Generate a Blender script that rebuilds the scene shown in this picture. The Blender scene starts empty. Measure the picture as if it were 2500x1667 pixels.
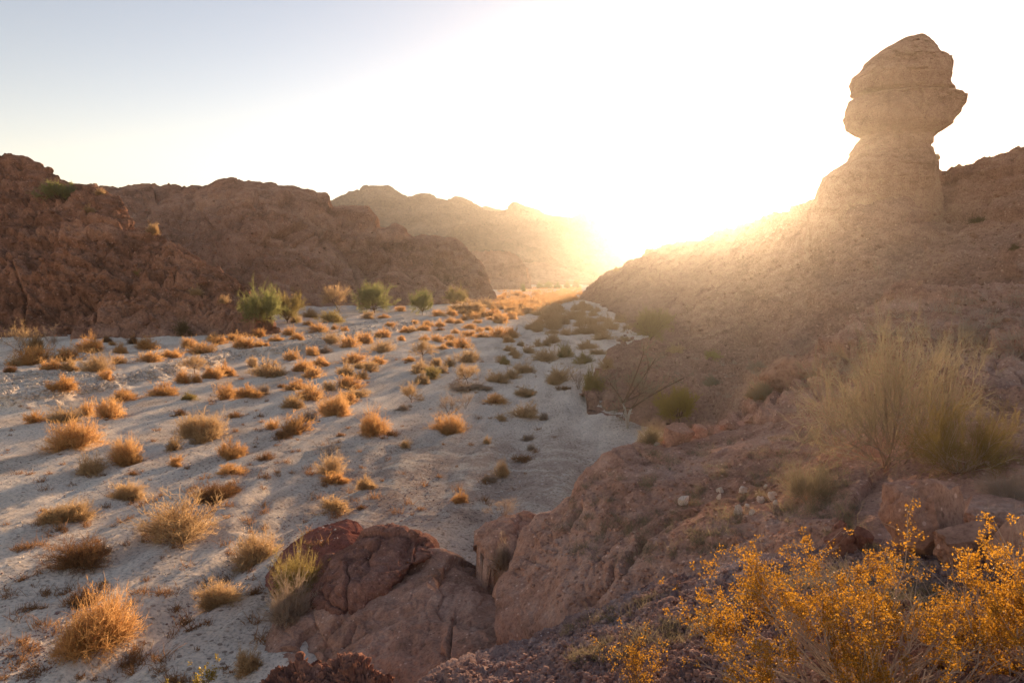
import bpy, math, random
import numpy as np
from mathutils import Vector, Matrix
from mathutils.bvhtree import BVHTree

# ------------------------------------------------------------------ camera, light
S = bpy.context.scene
COL = S.collection
W0, H0, F0, V0 = 2500.0, 1667.0, 1700.0, 670.0
CH = 6.0
PITCH = math.atan((H0/2 - V0)/F0)
cam_d = bpy.data.cameras.new('camera')
cam = bpy.data.objects.new('camera', cam_d)
COL.objects.link(cam)
cam.location = (0, 0, CH)
cam.rotation_euler = (math.pi/2 - PITCH, 0, 0)
cam_d.sensor_width = 36
cam_d.lens = F0/W0*36
cam_d.clip_start = .05
cam_d.clip_end = 9000
S.camera = cam

SUN_AZ, SUN_EL = math.radians(18.2), math.radians(6.0)
SUN = Vector((math.sin(SUN_AZ)*math.cos(SUN_EL), math.cos(SUN_AZ)*math.cos(SUN_EL), math.sin(SUN_EL)))
w = bpy.data.worlds.new('World')
S.world = w
w.use_nodes = True
nt = w.node_tree
bg = nt.nodes['Background']
sky = nt.nodes.new('ShaderNodeTexSky')
sky.sky_type = 'NISHITA'
sky.sun_disc = False
sky.sun_elevation = SUN_EL
sky.sun_rotation = SUN_AZ
sky.air_density = 0.9
sky.dust_density = 0.05
sky.ozone_density = 1.0
tint = nt.nodes.new('ShaderNodeMix')      # camera white balance of the photograph
tint.data_type = 'RGBA'
tint.blend_type = 'MULTIPLY'
tint.inputs[0].default_value = 1
tint.inputs[7].default_value = (1.34, 1.0, .92, 1)
nt.links.new(sky.outputs[0], tint.inputs[6])
nt.links.new(tint.outputs[2], bg.inputs[0])
bg.inputs[1].default_value = 0.073
sl = bpy.data.lights.new('sun', 'SUN')
sl.energy = 5.0
sl.angle = math.radians(.5)
sl.color = (1, .68, .40)
so = bpy.data.objects.new('sun', sl)
COL.objects.link(so)
so.rotation_euler = (-SUN).to_track_quat('-Z', 'Y').to_euler()
S.view_settings.view_transform = 'Standard'
S.view_settings.look = 'None'
S.view_settings.gamma = 1
S.view_settings.exposure = 1.88
S.cycles.use_denoising = True
S.cycles.max_bounces = 6
S.cycles.diffuse_bounces = 3
S.cycles.transmission_bounces = 4
S.cycles.transparent_max_bounces = 6
S.cycles.volume_bounces = 0
S.cycles.caustics_reflective = False
S.cycles.caustics_refractive = False

HAZE_DENSITY, HAZE_G = 0.00022, 0.855

# ------------------------------------------------------------------ helpers
rng = np.random.default_rng(7)
random.seed(7)
cp, sp = math.cos(PITCH), math.sin(PITCH)


def rays(u, v):
    """pixel of the 2500x1667 photograph -> direction with y component 1"""
    u = np.asarray(u, float)
    v = np.asarray(v, float)
    x = (u - W0/2)/F0
    y = (H0/2 - v)/F0
    dy = cp + y*sp
    dz = -sp + y*cp
    return np.stack([x/dy, np.ones_like(x), dz/dy], -1)


def P(u, v, d):
    return rays(u, v)*np.asarray(d, float)[..., None] + np.array([0, 0, CH])


def proj(p):
    p = np.asarray(p, float) - np.array([0, 0, CH])
    zc = p[..., 1]*cp - p[..., 2]*sp
    yc = p[..., 1]*sp + p[..., 2]*cp
    return W0/2 + F0*p[..., 0]/zc, H0/2 - F0*yc/zc


_perm = rng.permutation(256)
_perm = np.concatenate([_perm, _perm, _perm])
_g = rng.normal(size=(256, 3))
_g /= np.linalg.norm(_g, axis=1)[:, None]
_g = _g.astype(np.float32)


def perlin(p):
    p = np.asarray(p, np.float32)
    i = np.floor(p).astype(np.int64)
    f = (p - i).astype(np.float32)
    i &= 255
    s = f*f*f*(f*(f*6 - 15) + 10)
    out = 0
    for dx in (0, 1):
        wx = s[:, 0] if dx else 1 - s[:, 0]
        a = _perm[(i[:, 0] + dx) & 255]
        for dy in (0, 1):
            wy = s[:, 1] if dy else 1 - s[:, 1]
            b = _perm[(a + i[:, 1] + dy) & 255]
            for dz in (0, 1):
                wz = s[:, 2] if dz else 1 - s[:, 2]
                g = _g[_perm[(b + i[:, 2] + dz) & 255]]
                dot = g[:, 0]*(f[:, 0] - dx) + g[:, 1]*(f[:, 1] - dy) + g[:, 2]*(f[:, 2] - dz)
                out = out + wx*wy*wz*dot
    return out*1.5


def fbm(p, octv=4, lac=2.1, gain=.5, ridge=False):
    out = 0
    a = 1.0
    p = np.asarray(p, np.float32).copy()
    for k in range(octv):
        n = perlin(p)
        if ridge:
            n = 1 - 2*np.abs(n)
        out = out + a*n
        p = p*lac + 17.3
        a *= gain
    return out


_r3 = rng.random((256, 3)).astype(np.float32)
_rd = rng.normal(size=(256, 3)).astype(np.float32)
_rh = rng.random(256).astype(np.float32)


def blocks(p, tilt=.5):
    """broken rock: every cell of a jittered lattice is a tilted flat facet; returns height and distance to the joints"""
    p = np.asarray(p, np.float32)
    p = p + .16*np.stack([perlin(p*1.3 + k*31.7) for k in range(3)], 1) + .05*np.stack([perlin(p*4.1 + k*11.3) for k in range(3)], 1)
    i = np.floor(p - .5).astype(np.int64)
    f1 = np.full(len(p), 9e9, np.float32)
    f2 = f1.copy()
    idb = np.zeros(len(p), np.int64)
    dv = np.zeros_like(p)
    for a in (0, 1):
        for b in (0, 1):
            for c in (0, 1):
                cell = i + np.array([a, b, c])
                h = _perm[_perm[_perm[cell[:, 0] & 255] + (cell[:, 1] & 255)] + (cell[:, 2] & 255)]
                q = p - (cell + .18 + .64*_r3[h])
                d = (q*q).sum(1)
                m = d < f1
                f2 = np.where(m, f1, np.minimum(f2, d))
                idb = np.where(m, h, idb)
                dv = np.where(m[:, None], q, dv)
                f1 = np.minimum(f1, d)
    h = _rh[idb] - .5 + tilt*(dv*_rd[idb]).sum(1)
    return h, np.sqrt(f2) - np.sqrt(f1)


def mesh_obj(name, verts, faces, mats, parent=None, loc=None, smooth=False, midx=None):
    """verts in world coordinates; origin moved to loc"""
    verts = np.asarray(verts, np.float32)
    if loc is None:
        loc = np.zeros(3)
    loc = np.asarray(loc, float)
    me = bpy.data.meshes.new(name)
    v = (verts - loc).astype(np.float32)
    me.vertices.add(len(v))
    me.vertices.foreach_set('co', v.ravel())
    if isinstance(faces, np.ndarray):
        k = faces.shape[1]
        nf = len(faces)
        me.loops.add(nf*k)
        me.loops.foreach_set('vertex_index', faces.astype(np.int32).ravel())
        me.polygons.add(nf)
        me.polygons.foreach_set('loop_start', np.arange(0, nf*k, k, dtype=np.int32))
    if smooth:
        me.polygons.foreach_set('use_smooth', np.ones(nf, bool))
    if not isinstance(mats, (list, tuple)):
        mats = [mats]
    for m in mats:
        me.materials.append(m)
    if midx is not None:
        me.polygons.foreach_set('material_index', np.asarray(midx, np.int32))
    me.update()
    me.validate()
    o = bpy.data.objects.new(name, me)
    COL.objects.link(o)
    if parent is not None:
        o.parent = parent
        pl = np.array(parent.location)
        o.location = loc - pl
    else:
        o.location = loc
    return o


def tag(o, label=None, cat=None, group=None, kind=None):
    if label:
        o['label'] = label
    if cat:
        o['category'] = cat
    if group:
        o['group'] = group
    if kind:
        o['kind'] = kind
    return o


def empty(name, loc):
    o = bpy.data.objects.new(name, None)
    o.empty_display_size = .2
    o.location = loc
    COL.objects.link(o)
    return o


# ------------------------------------------------------------------ materials
def new_mat(name):
    m = bpy.data.materials.new(name)
    m.use_nodes = True
    n = m.node_tree
    n.nodes.clear()
    out = n.nodes.new('ShaderNodeOutputMaterial')
    return m, n, out


def N(n, t, **kw):
    x = n.nodes.new('ShaderNode' + t)
    for k, v in kw.items():
        setattr(x, k, v)
    return x


def ramp(n, fac, stops):
    r = N(n, 'ValToRGB')
    e = r.color_ramp.elements
    while len(e) < len(stops):
        e.new(.5)
    for el, (pos, c) in zip(e, stops):
        el.position = pos
        el.color = (*c, 1)
    n.links.new(fac, r.inputs[0])
    return r.outputs[0]


def noise(n, vec, scale, detail=6, rough=.6, dist=0):
    x = N(n, 'TexNoise')
    x.inputs['Scale'].default_value = scale
    x.inputs['Detail'].default_value = detail
    x.inputs['Roughness'].default_value = rough
    x.inputs['Distortion'].default_value = dist
    n.links.new(vec, x.inputs['Vector'])
    return x.outputs['Fac']


def mixc(n, fac, a, b, mode='MIX'):
    x = N(n, 'Mix', data_type='RGBA', blend_type=mode)
    for s, val in ((x.inputs[0], fac), (x.inputs[6], a), (x.inputs[7], b)):
        if hasattr(val, 'links'):
            n.links.new(val, s)
        elif isinstance(val, (int, float)):
            s.default_value = val
        else:
            s.default_value = (*val, 1)
    return x.outputs[2]


def math_n(n, op, a, b=None, clamp=False):
    x = N(n, 'Math', operation=op)
    x.use_clamp = clamp
    for s, val in zip(x.inputs, (a, b)):
        if val is None:
            continue
        if hasattr(val, 'links'):
            n.links.new(val, s)
        else:
            s.default_value = val
    return x.outputs[0]


def rock_mat(name, dark, mid, light, s=1.0, bump=.5, specks=.5, bd=.05):
    """s: features per metre"""
    m, n, out = new_mat(name)
    geo = N(n, 'NewGeometry')
    pos = geo.outputs['Position']
    mp = N(n, 'Mapping')
    mp.inputs['Rotation'].default_value = (.5, .35, .3)
    mp.inputs['Scale'].default_value = (.6, 1, 2.2)
    n.links.new(pos, mp.inputs['Vector'])
    big = noise(n, mp.outputs[0], .35*s, 5, .6, .6)
    med = noise(n, pos, 2.2*s, 8, .68, .2)
    fin = noise(n, pos, 16*s, 6, .7)
    a = math_n(n, 'ADD', math_n(n, 'MULTIPLY', big, .5), math_n(n, 'MULTIPLY', med, .5))
    c = ramp(n, a, [(.36, dark), (.5, mid), (.66, light)])
    c = mixc(n, 1.0, c, ramp(n, fin, [(.3, (.62, .6, .6)), (.5, (1, 1, 1)), (.72, (1.3, 1.28, 1.24))]), 'MULTIPLY')
    vo = N(n, 'TexVoronoi')
    vo.inputs['Scale'].default_value = 9*s
    n.links.new(pos, vo.inputs['Vector'])
    sel = N(n, 'SeparateColor')
    n.links.new(vo.outputs['Color'], sel.inputs[0])
    near = math_n(n, 'LESS_THAN', vo.outputs['Distance'], .28)
    pick = math_n(n, 'GREATER_THAN', sel.outputs[0], .86)
    k = math_n(n, 'MULTIPLY', math_n(n, 'MULTIPLY', near, pick), specks)
    c = mixc(n, k, c, tuple(min(1, x*1.35 + .05) for x in light))
    pick2 = math_n(n, 'GREATER_THAN', sel.outputs[1], .88)
    k2 = math_n(n, 'MULTIPLY', math_n(n, 'MULTIPLY', near, pick2), .55)
    c = mixc(n, k2, c, tuple(x*.6 for x in dark))
    b = N(n, 'Bump')
    b.inputs['Strength'].default_value = bump
    b.inputs['Distance'].default_value = bd/s
    hh = math_n(n, 'ADD', math_n(n, 'MULTIPLY', med, 1.5), math_n(n, 'MULTIPLY', fin, .6))
    n.links.new(hh, b.inputs['Height'])
    bs = N(n, 'BsdfDiffuse')
    bs.inputs['Roughness'].default_value = .6
    n.links.new(c, bs.inputs['Color'])
    n.links.new(b.outputs[0], bs.inputs['Normal'])
    n.links.new(bs.outputs[0], out.inputs[0])
    return m


def plant_mat(name, c1, c2, trans=.45, gloss=0.0, var=.25):
    m, n, out = new_mat(name)
    oi = N(n, 'ObjectInfo')
    geo = N(n, 'NewGeometry')
    r1 = math_n(n, 'ADD', math_n(n, 'MULTIPLY', oi.outputs['Random'], .55),
                math_n(n, 'MULTIPLY', geo.outputs['Random Per Island'], .45))
    c = mixc(n, r1, c1, c2)
    d = N(n, 'BsdfDiffuse')
    t = N(n, 'BsdfTranslucent')
    n.links.new(c, d.inputs[0])
    n.links.new(c, t.inputs[0])
    mx = N(n, 'MixShader')
    mx.inputs[0].default_value = trans
    n.links.new(d.outputs[0], mx.inputs[1])
    n.links.new(t.outputs[0], mx.inputs[2])
    res = mx.outputs[0]
    if gloss:
        g = N(n, 'BsdfGlossy')
        g.inputs['Roughness'].default_value = .5
        g.inputs[0].default_value = (1, .95, .85, 1)
        m2 = N(n, 'MixShader')
        m2.inputs[0].default_value = gloss
        n.links.new(res, m2.inputs[1])
        n.links.new(g.outputs[0], m2.inputs[2])
        res = m2.outputs[0]
    n.links.new(res, out.inputs[0])
    return m


M = {}
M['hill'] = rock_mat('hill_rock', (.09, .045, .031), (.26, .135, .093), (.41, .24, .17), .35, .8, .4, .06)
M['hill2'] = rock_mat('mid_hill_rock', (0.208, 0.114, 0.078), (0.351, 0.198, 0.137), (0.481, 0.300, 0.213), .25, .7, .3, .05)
M['far'] = rock_mat('mountain_rock', (.11, .075, .06), (.18, .125, .10), (.25, .18, .145), .04, .5, .0, .08)
M['ridge'] = rock_mat('ridge_rock', (0.221, 0.125, 0.090), (0.338, 0.200, 0.144), (0.442, 0.281, 0.204), .5, .6, .4, .05)
M['near'] = rock_mat('near_slope_rock', (.22, .125, .09), (.40, .235, .175), (.53, .36, .285), 1.6, .6, .55, .05)
M['red'] = rock_mat('red_boulder_rock', (.13, .062, .048), (.25, .13, .10), (.37, .215, .17), 1.8, .55, .4, .05)
M['slab'] = rock_mat('red_slab_rock', (.15, .06, .045), (.26, .105, .08), (.34, .16, .125), 1.8, .7, .3, .05)
M['gravelly'] = rock_mat('gravel_bank_rock', (.15, .09, .08), (.28, .185, .165), (.47, .36, .33), 3.0, .9, .6, .05)
M['spire'] = rock_mat('spire_rock', (0.250, 0.150, 0.102), (0.362, 0.225, 0.162), (0.450, 0.300, 0.216), .7, .6, .3, .05)
M['white'] = rock_mat('white_stone', (.42, .36, .32), (.55, .49, .44), (.68, .62, .57), 6, .4, .1, .04)

M['orange'] = plant_mat('dry_orange_twigs', (.50, .275, .105), (.62, .39, .18), .5)
M['tan'] = plant_mat('dry_tan_twigs', (.42, .28, .14), (.54, .38, .22), .45)
M['brown'] = plant_mat('brown_twigs', (.20, .105, .05), (.32, .18, .09), .35)
M['grey'] = plant_mat('grey_twigs', (.30, .225, .17), (.42, .33, .26), .3)
M['olive'] = plant_mat('olive_twigs', (.24, .19, .07), (.36, .28, .11), .4)
M['green'] = plant_mat('green_twigs', (.17, .18, .065), (.29, .28, .115), .45)
M['wisp'] = plant_mat('pale_wispy_twigs', (.20, .17, .11), (.30, .245, .165), .25)
M['goldolive'] = plant_mat('gold_olive_twigs', (.21, .155, .06), (.30, .22, .09), .3)
M['dark'] = plant_mat('dark_twigs', (.10, .075, .04), (.17, .12, .06), .3)
M['leaf'] = plant_mat('golden_leaf', (.31, .15, .012), (.44, .225, .025), .55, .03)
M['leafg'] = plant_mat('yellow_green_leaf', (.26, .19, .025), (.38, .27, .04), .5, .05)
M['wood'] = plant_mat('pale_branch_wood', (.30, .22, .17), (.45, .36, .30), .0)
M['stem'] = plant_mat('brown_stem_wood', (.15, .09, .055), (.24, .15, .095), .0)
M['bark'] = plant_mat('white_bark', (.55, .5, .44), (.66, .6, .53), .0)


def wash_mat():
    m, n, out = new_mat('wash_sand')
    geo = N(n, 'NewGeometry')
    pos = geo.outputs['Position']
    mp = N(n, 'Mapping')
    mp.inputs['Rotation'].default_value = (0, 0, .12)
    mp.inputs['Scale'].default_value = (1, .22, 1)
    n.links.new(pos, mp.inputs['Vector'])
    flow = noise(n, mp.outputs[0], .55, 7, .62, .5)
    patch = noise(n, pos, .35, 5, .6)
    fin = noise(n, pos, 14, 7, .75)
    fin2 = noise(n, pos, 45, 4, .7)
    at = N(n, 'Attribute', attribute_name='red')
    c = ramp(n, math_n(n, 'ADD', math_n(n, 'MULTIPLY', flow, .65), math_n(n, 'MULTIPLY', patch, .35)),
             [(.34, (.42, .34, .275)), (.46, (.62, .525, .44)), (.57, (.72, .625, .53))])
    redc = ramp(n, noise(n, pos, 1.1, 8, .7, .3), [(.40, (.54, .465, .39)), (.50, (.42, .325, .265)), (.64, (.30, .22, .18))])
    c = mixc(n, at.outputs['Fac'], c, redc)
    c = mixc(n, 1.0, c, ramp(n, fin, [(.36, (.45, .42, .40)), (.48, (.95, .95, .95)), (.66, (1.22, 1.2, 1.17))]), 'MULTIPLY')
    vo = N(n, 'TexVoronoi')
    vo.inputs['Scale'].default_value = 7
    n.links.new(pos, vo.inputs['Vector'])
    sel = N(n, 'SeparateColor')
    n.links.new(vo.outputs['Color'], sel.inputs[0])
    near = math_n(n, 'LESS_THAN', vo.outputs['Distance'], .30)
    gate = math_n(n, 'MULTIPLY', near, ramp(n, flow, [(.45, (1, 1, 1)), (.58, (0, 0, 0))]))
    k = math_n(n, 'MULTIPLY', gate, math_n(n, 'GREATER_THAN', sel.outputs[0], .6))
    c = mixc(n, math_n(n, 'MULTIPLY', k, .75), c, (.17, .115, .09))
    k = math_n(n, 'MULTIPLY', near, math_n(n, 'GREATER_THAN', sel.outputs[1], .9))
    c = mixc(n, math_n(n, 'MULTIPLY', k, .7), c, (.62, .56, .50))
    b = N(n, 'Bump')
    b.inputs['Strength'].default_value = .45
    b.inputs['Distance'].default_value = .03
    hh = math_n(n, 'ADD', math_n(n, 'ADD', fin, math_n(n, 'MULTIPLY', fin2, .4)), math_n(n, 'MULTIPLY', noise(n, pos, 4, 6, .65), 1.2))
    n.links.new(hh, b.inputs['Height'])
    bs = N(n, 'BsdfDiffuse')
    bs.inputs['Roughness'].default_value = .5
    n.links.new(c, bs.inputs['Color'])
    n.links.new(b.outputs[0], bs.inputs['Normal'])
    n.links.new(bs.outputs[0], out.inputs[0])
    return m


M['wash'] = wash_mat()

# ------------------------------------------------------------------ terrain
TERR = []     # (verts, quads) of everything a plant can stand on


def grid_faces(nr, nc):
    i = np.arange(nr*nc).reshape(nr, nc)
    return np.stack([i[:-1, :-1], i[:-1, 1:], i[1:, 1:], i[1:, :-1]], -1).reshape(-1, 4)


def gp(u, v):      # pixel -> flat ground point
    r = rays(u, v)
    t = -CH/r[..., 2]
    return r*t[..., None] + np.array([0, 0, CH])


# the eroded bank on the left of the wash, in plan
_bk = np.array([(-400, 1040), (-60, 1006), (40, 1000), (107, 992), (179, 975), (250, 958), (334, 938), (420, 916), (498, 900), (560, 874),
                (650, 866), (693, 862), (760, 853), (850, 828), (960, 806), (1080, 786), (1160, 770), (1230, 750)], float)
BANK = gp(_bk[:, 0], _bk[:, 1])[:, :2]


def bank_dist(xy):
    best = np.full(len(xy), 1e9)
    sgn = np.ones(len(xy))
    for a, b in zip(BANK[:-1], BANK[1:]):
        ab = b - a
        t = np.clip(((xy - a) @ ab)/(ab @ ab), 0, 1)
        q = a + t[:, None]*ab
        d = np.hypot(*(xy - q).T)
        cr = ab[0]*(xy[:, 1] - a[1]) - ab[1]*(xy[:, 0] - a[0])
        upd = d < best
        best = np.where(upd, d, best)
        sgn = np.where(upd, np.where(cr > 0, 1, -1), sgn)
    return best*sgn


def line_dist(xy, uv):
    L = gp(np.array([q[0] for q in uv], float), np.array([q[1] for q in uv], float))[:, :2]
    best = np.full(len(xy), 1e9)
    for a, b in zip(L[:-1], L[1:]):
        ab = b - a
        t = np.clip(((xy - a) @ ab)/(ab @ ab), 0, 1)
        best = np.minimum(best, np.hypot(*(xy - a - t[:, None]*ab).T))
    return best


# shallow rills and old wheel tracks that wind along the wash
RILLS = [([(120, 1760), (330, 1600), (470, 1470), (640, 1330), (660, 1290), (800, 1230), (900, 1160), (960, 1100), (1040, 1080), (1180, 1010), (1290, 960)], .30, .10),
         ([(600, 1300), (640, 1220), (690, 1150), (760, 1110), (860, 1090)], .22, .07),
         ([(-100, 1290), (180, 1180), (260, 1080), (420, 1000), (640, 950), (860, 900), (1100, 850), (1260, 780)], .45, .06),
         ([(-100, 1230), (120, 1150), (300, 1040), (520, 960), (760, 900), (1000, 840), (1200, 770)], .3, .05),
         ([(-100, 1560), (200, 1400), (480, 1270), (600, 1160)], .35, .06)]


def sstep(a, b, x):
    t = np.clip((x - a)/(b - a), 0, 1)
    return t*t*(3 - 2*t)


def wash_z(xy):
    p = np.concatenate([xy, np.zeros((len(xy), 1))], 1)
    r = np.hypot(xy[:, 0], xy[:, 1])
    ca, sa = math.cos(.10), math.sin(.10)
    fl = np.stack([xy[:, 0]*ca - xy[:, 1]*sa, (xy[:, 0]*sa + xy[:, 1]*ca)*.16, np.zeros(len(xy))], 1)
    z = .20*fbm(fl*.28 + 5, 3) + .045*fbm(fl*.9, 4) + .07*fbm(p*.35, 3)
    z += +.012*fbm(p*2.6, 3)*(r < 90) + .006*fbm(p*9, 2)*(r < 40)
    # small rills across the near sand
    z -= .13*np.clip(fbm(fl*.42 + 31, 2, ridge=True) - .5, 0, 1)*(r < 80)
    wob = .35*fbm(p*.45 + 60, 2)
    for uv, wd, dp in RILLS:
        d = np.abs(line_dist(xy, uv) + wob*.0) + np.abs(wob)*.5
        z += dp*(.55*np.exp(-((d - wd*2.1)/wd)**2) - np.exp(-(d/wd)**2))
    s = bank_dist(xy) + .5*fbm(p*.5 + 3, 3) + .25*fbm(p*2.2, 2)
    hgt = .62*sstep(-30, 5, -np.abs(xy[:, 1] - 40) + 30 - 0) if False else .62
    z += hgt*(sstep(-.55, .25, s)) + .06*sstep(0, 3, s)*fbm(p*1.3 + 9, 3)
    z += .12*sstep(-1.3, -.4, s)*(1 - sstep(-.4, .1, s))*(1 + fbm(p*1.5, 2))
    z *= 1 - sstep(300, 420, r)*.9
    return z


def build_wash():
    th = np.linspace(math.radians(-56), math.radians(56), 1000)
    vv = np.concatenate([np.linspace(2300, 1700, 40)[:-1], np.linspace(1700, 700, 760)])
    rr = gp(np.full(len(vv), 1250.0), vv)[:, 1]
    rr = np.concatenate([[1.0, 2.5], rr, np.geomspace(rr[-1]*1.1, 960, 30)])
    T, R = np.meshgrid(th, rr)
    x = (R*np.sin(T)).ravel()
    y = (R*np.cos(T)).ravel()
    xy = np.stack([x, y], 1)
    z = wash_z(xy)
    v = np.stack([x, y, z], 1)
    f = grid_faces(len(rr), len(th))
    o = mesh_obj('wash', v, f, M['wash'], smooth=True)
    # reddish gravel fan washed off the near slope
    c = gp(np.array([1180., 1000.]), np.array([1150., 1210.]))[:, :2]
    m = np.exp(-(((xy - c[0])/np.array([5.5, 6.0]))**2).sum(1)) + .7*np.exp(-(((xy - c[1])/np.array([2.2, 2.0]))**2).sum(1))
    p = np.concatenate([xy, np.zeros((len(xy), 1))], 1)
    m = .85*np.clip(m*1.25 + .35*fbm(p*.6, 3)*(m > .08), 0, 1)
    at = o.data.attributes.new('red', 'FLOAT', 'POINT')
    at.data.foreach_set('value', m.astype(np.float32))
    tag(o, 'pale sandy wash floor streaked with gravel between the hills', kind='structure')
    TERR.append((v, f))
    return o


def cr_rows(C, ns):
    """Catmull-Rom through control rows C[k] (k, nu, 3); ns samples for each span"""
    K = len(C)
    out = []
    for k in range(K - 1):
        p0 = C[max(k - 1, 0)]
        p1, p2 = C[k], C[k + 1]
        p3 = C[min(k + 2, K - 1)]
        n = ns[k]
        t = np.linspace(0, 1, n, endpoint=(k == K - 2))[:, None, None]
        m1, m2 = (p2 - p0)*.4, (p3 - p1)*.4
        h = (2*t**3 - 3*t**2 + 1)*p1 + (t**3 - 2*t**2 + t)*m1 + (-2*t**3 + 3*t**2)*p2 + (t**3 - t**2)*m2
        out.append(h)
    return np.concatenate(out, 0)


def grid_normals(G):
    du = np.gradient(G, axis=1)
    dv = np.gradient(G, axis=0)
    n = np.cross(dv, du)
    n /= np.linalg.norm(n, axis=-1, keepdims=True) + 1e-9
    return n


def loft(rows, u0, u1, step, back=None, skirt=.6, amp=1.0, freq=1.0, mid=.5, fine=.25, strata=.4, vstep=None, crack=.5, seed=0, edge=0, blk=1.0, bf=.8, pits=0.0, b2k=.38, crest=1.0, gashes=()):
    """rows: crest first, each [(u, v, d)...]; columns of constant u. back=(distance, drop) closes the far side."""
    nu = max(8, int((u1 - u0)/step))
    us = np.linspace(u0, u1, nu)
    C = []
    for r in rows:
        r = np.array(r, float)
        C.append(P(us, np.interp(us, r[:, 0], r[:, 1]), np.interp(us, r[:, 0], r[:, 2])))
    # light smoothing of the columns below the crest
    for k in range(1, len(C)):
        for _ in range(max(1, int(14/step))):
            c = C[k]
            c[1:-1] = (c[:-2] + 2*c[1:-1] + c[2:])/4
    ns = []
    vstep = vstep or step
    for a, b in zip(C[:-1], C[1:]):
        ua, va = proj(a)
        ub, vb = proj(b)
        ns.append(max(4, int(np.percentile(np.abs(vb - va), 80)/vstep)))
    G = [cr_rows(C, ns)]
    if back:
        bd, dz = back
        c = C[0]
        rad = c[:, :2]/np.linalg.norm(c[:, :2], axis=1)[:, None]
        b1 = c.copy(); b1[:, :2] += rad*bd*.5; b1[:, 2] -= dz*.35
        b2 = c.copy(); b2[:, :2] += rad*bd; b2[:, 2] -= dz
        nb = 14
        G = [cr_rows([b2, b1, c], [nb, nb])[:-1]] + G
    g = np.concatenate(G, 0)
    if skirt:
        last = g[-1].copy()
        last[:, 2] -= skirt
        g = np.concatenate([g, last[None]], 0)
    nr = len(g)
    n = grid_normals(g)
    p = g.reshape(-1, 3)
    q = p*freq + seed*13.7
    st = q*np.array([.45, .7, 1.9]) + q[:, [0]]*np.array([0, 0, .55])
    h = fbm(q*.5, 3)*1.0 + mid*fbm(q*1.9 + 7, 4, gain=.55) + strata*fbm(st*1.4, 4, ridge=True, gain=.55)*.6
    h -= crack*np.clip(fbm(q*1.1 + 40, 3, ridge=True) - .9, 0, 1)*2.0
    h -= fine*(np.abs(fbm(q*6, 4, gain=.6))*1.3 - .4)
    if blk:
        qb = np.stack([q[:, 0], q[:, 1], q[:, 2]*1.35 + q[:, 0]*.45], 1)
        b1, j1 = blocks(qb*bf)
        b2, j2 = blocks(qb*bf*2.9 + 50)
        h += blk*(b1*1.0 - .35*np.exp(-j1/.05) + .1*0 + b2k*(b2 - .37*np.exp(-j2/.06)))
    if pits:
        h -= pits*np.clip(fbm(q*1.6 + 77, 3) - .45, 0, .5)*3
    fade = np.ones(g.shape[:2])
    if crest < 1:
        k0 = 27 if back else 0
        rr_ = np.abs(np.arange(nr) - k0)
        fade *= (crest + (1 - crest)*sstep(0, max(10, (nr - k0)*.16), rr_))[:, None]
    if edge:
        k = int(edge/step)
        fade[:, :k] *= np.linspace(0.1, 1, k)
        fade[:, -k:] *= np.linspace(1, 0.1, k)
    off = h*amp*fade.ravel()
    if gashes:                       # long open cracks and the ledges above them
        pu, pv = proj(p)
        xy = np.stack([pu, pv], 1) + 5*np.stack([fbm(q*2.2 + 91, 3), fbm(q*2.2 + 67, 3)], 1)
        for pl, wd, dp in gashes:
            pl = np.array(pl, float)
            best = np.full(len(p), 1e9)
            sg = np.zeros(len(p))
            for a, b in zip(pl[:-1], pl[1:]):
                ab = b - a
                t = np.clip(((xy - a) @ ab)/(ab @ ab), 0, 1)
                e = xy - a - t[:, None]*ab
                d = np.hypot(e[:, 0], e[:, 1])
                m = d < best
                sg = np.where(m, np.sign(ab[0]*e[:, 1] - ab[1]*e[:, 0]), sg)
                best = np.minimum(best, d)
            off += dp*(-1.0*np.exp(-(best/wd)**2) + .55*np.exp(-(best/(wd*5))**2)*(sg < 0))
    p = p + n.reshape(-1, 3)*off[:, None]
    return p, grid_faces(nr, nu)


def hill(name, label, mat, *a, kind='structure', cat=None, collide=True, **k):
    v, f = loft(*a, **k)
    o = mesh_obj(name, v, f, mat, loc=(v[:, 0].mean(), v[:, 1].mean(), max(0, v[:, 2].min())))
    tag(o, label, cat, kind=kind if kind != 'thing' else None)
    if collide:
        TERR.append((v, f))
    return o


build_wash()

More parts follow.
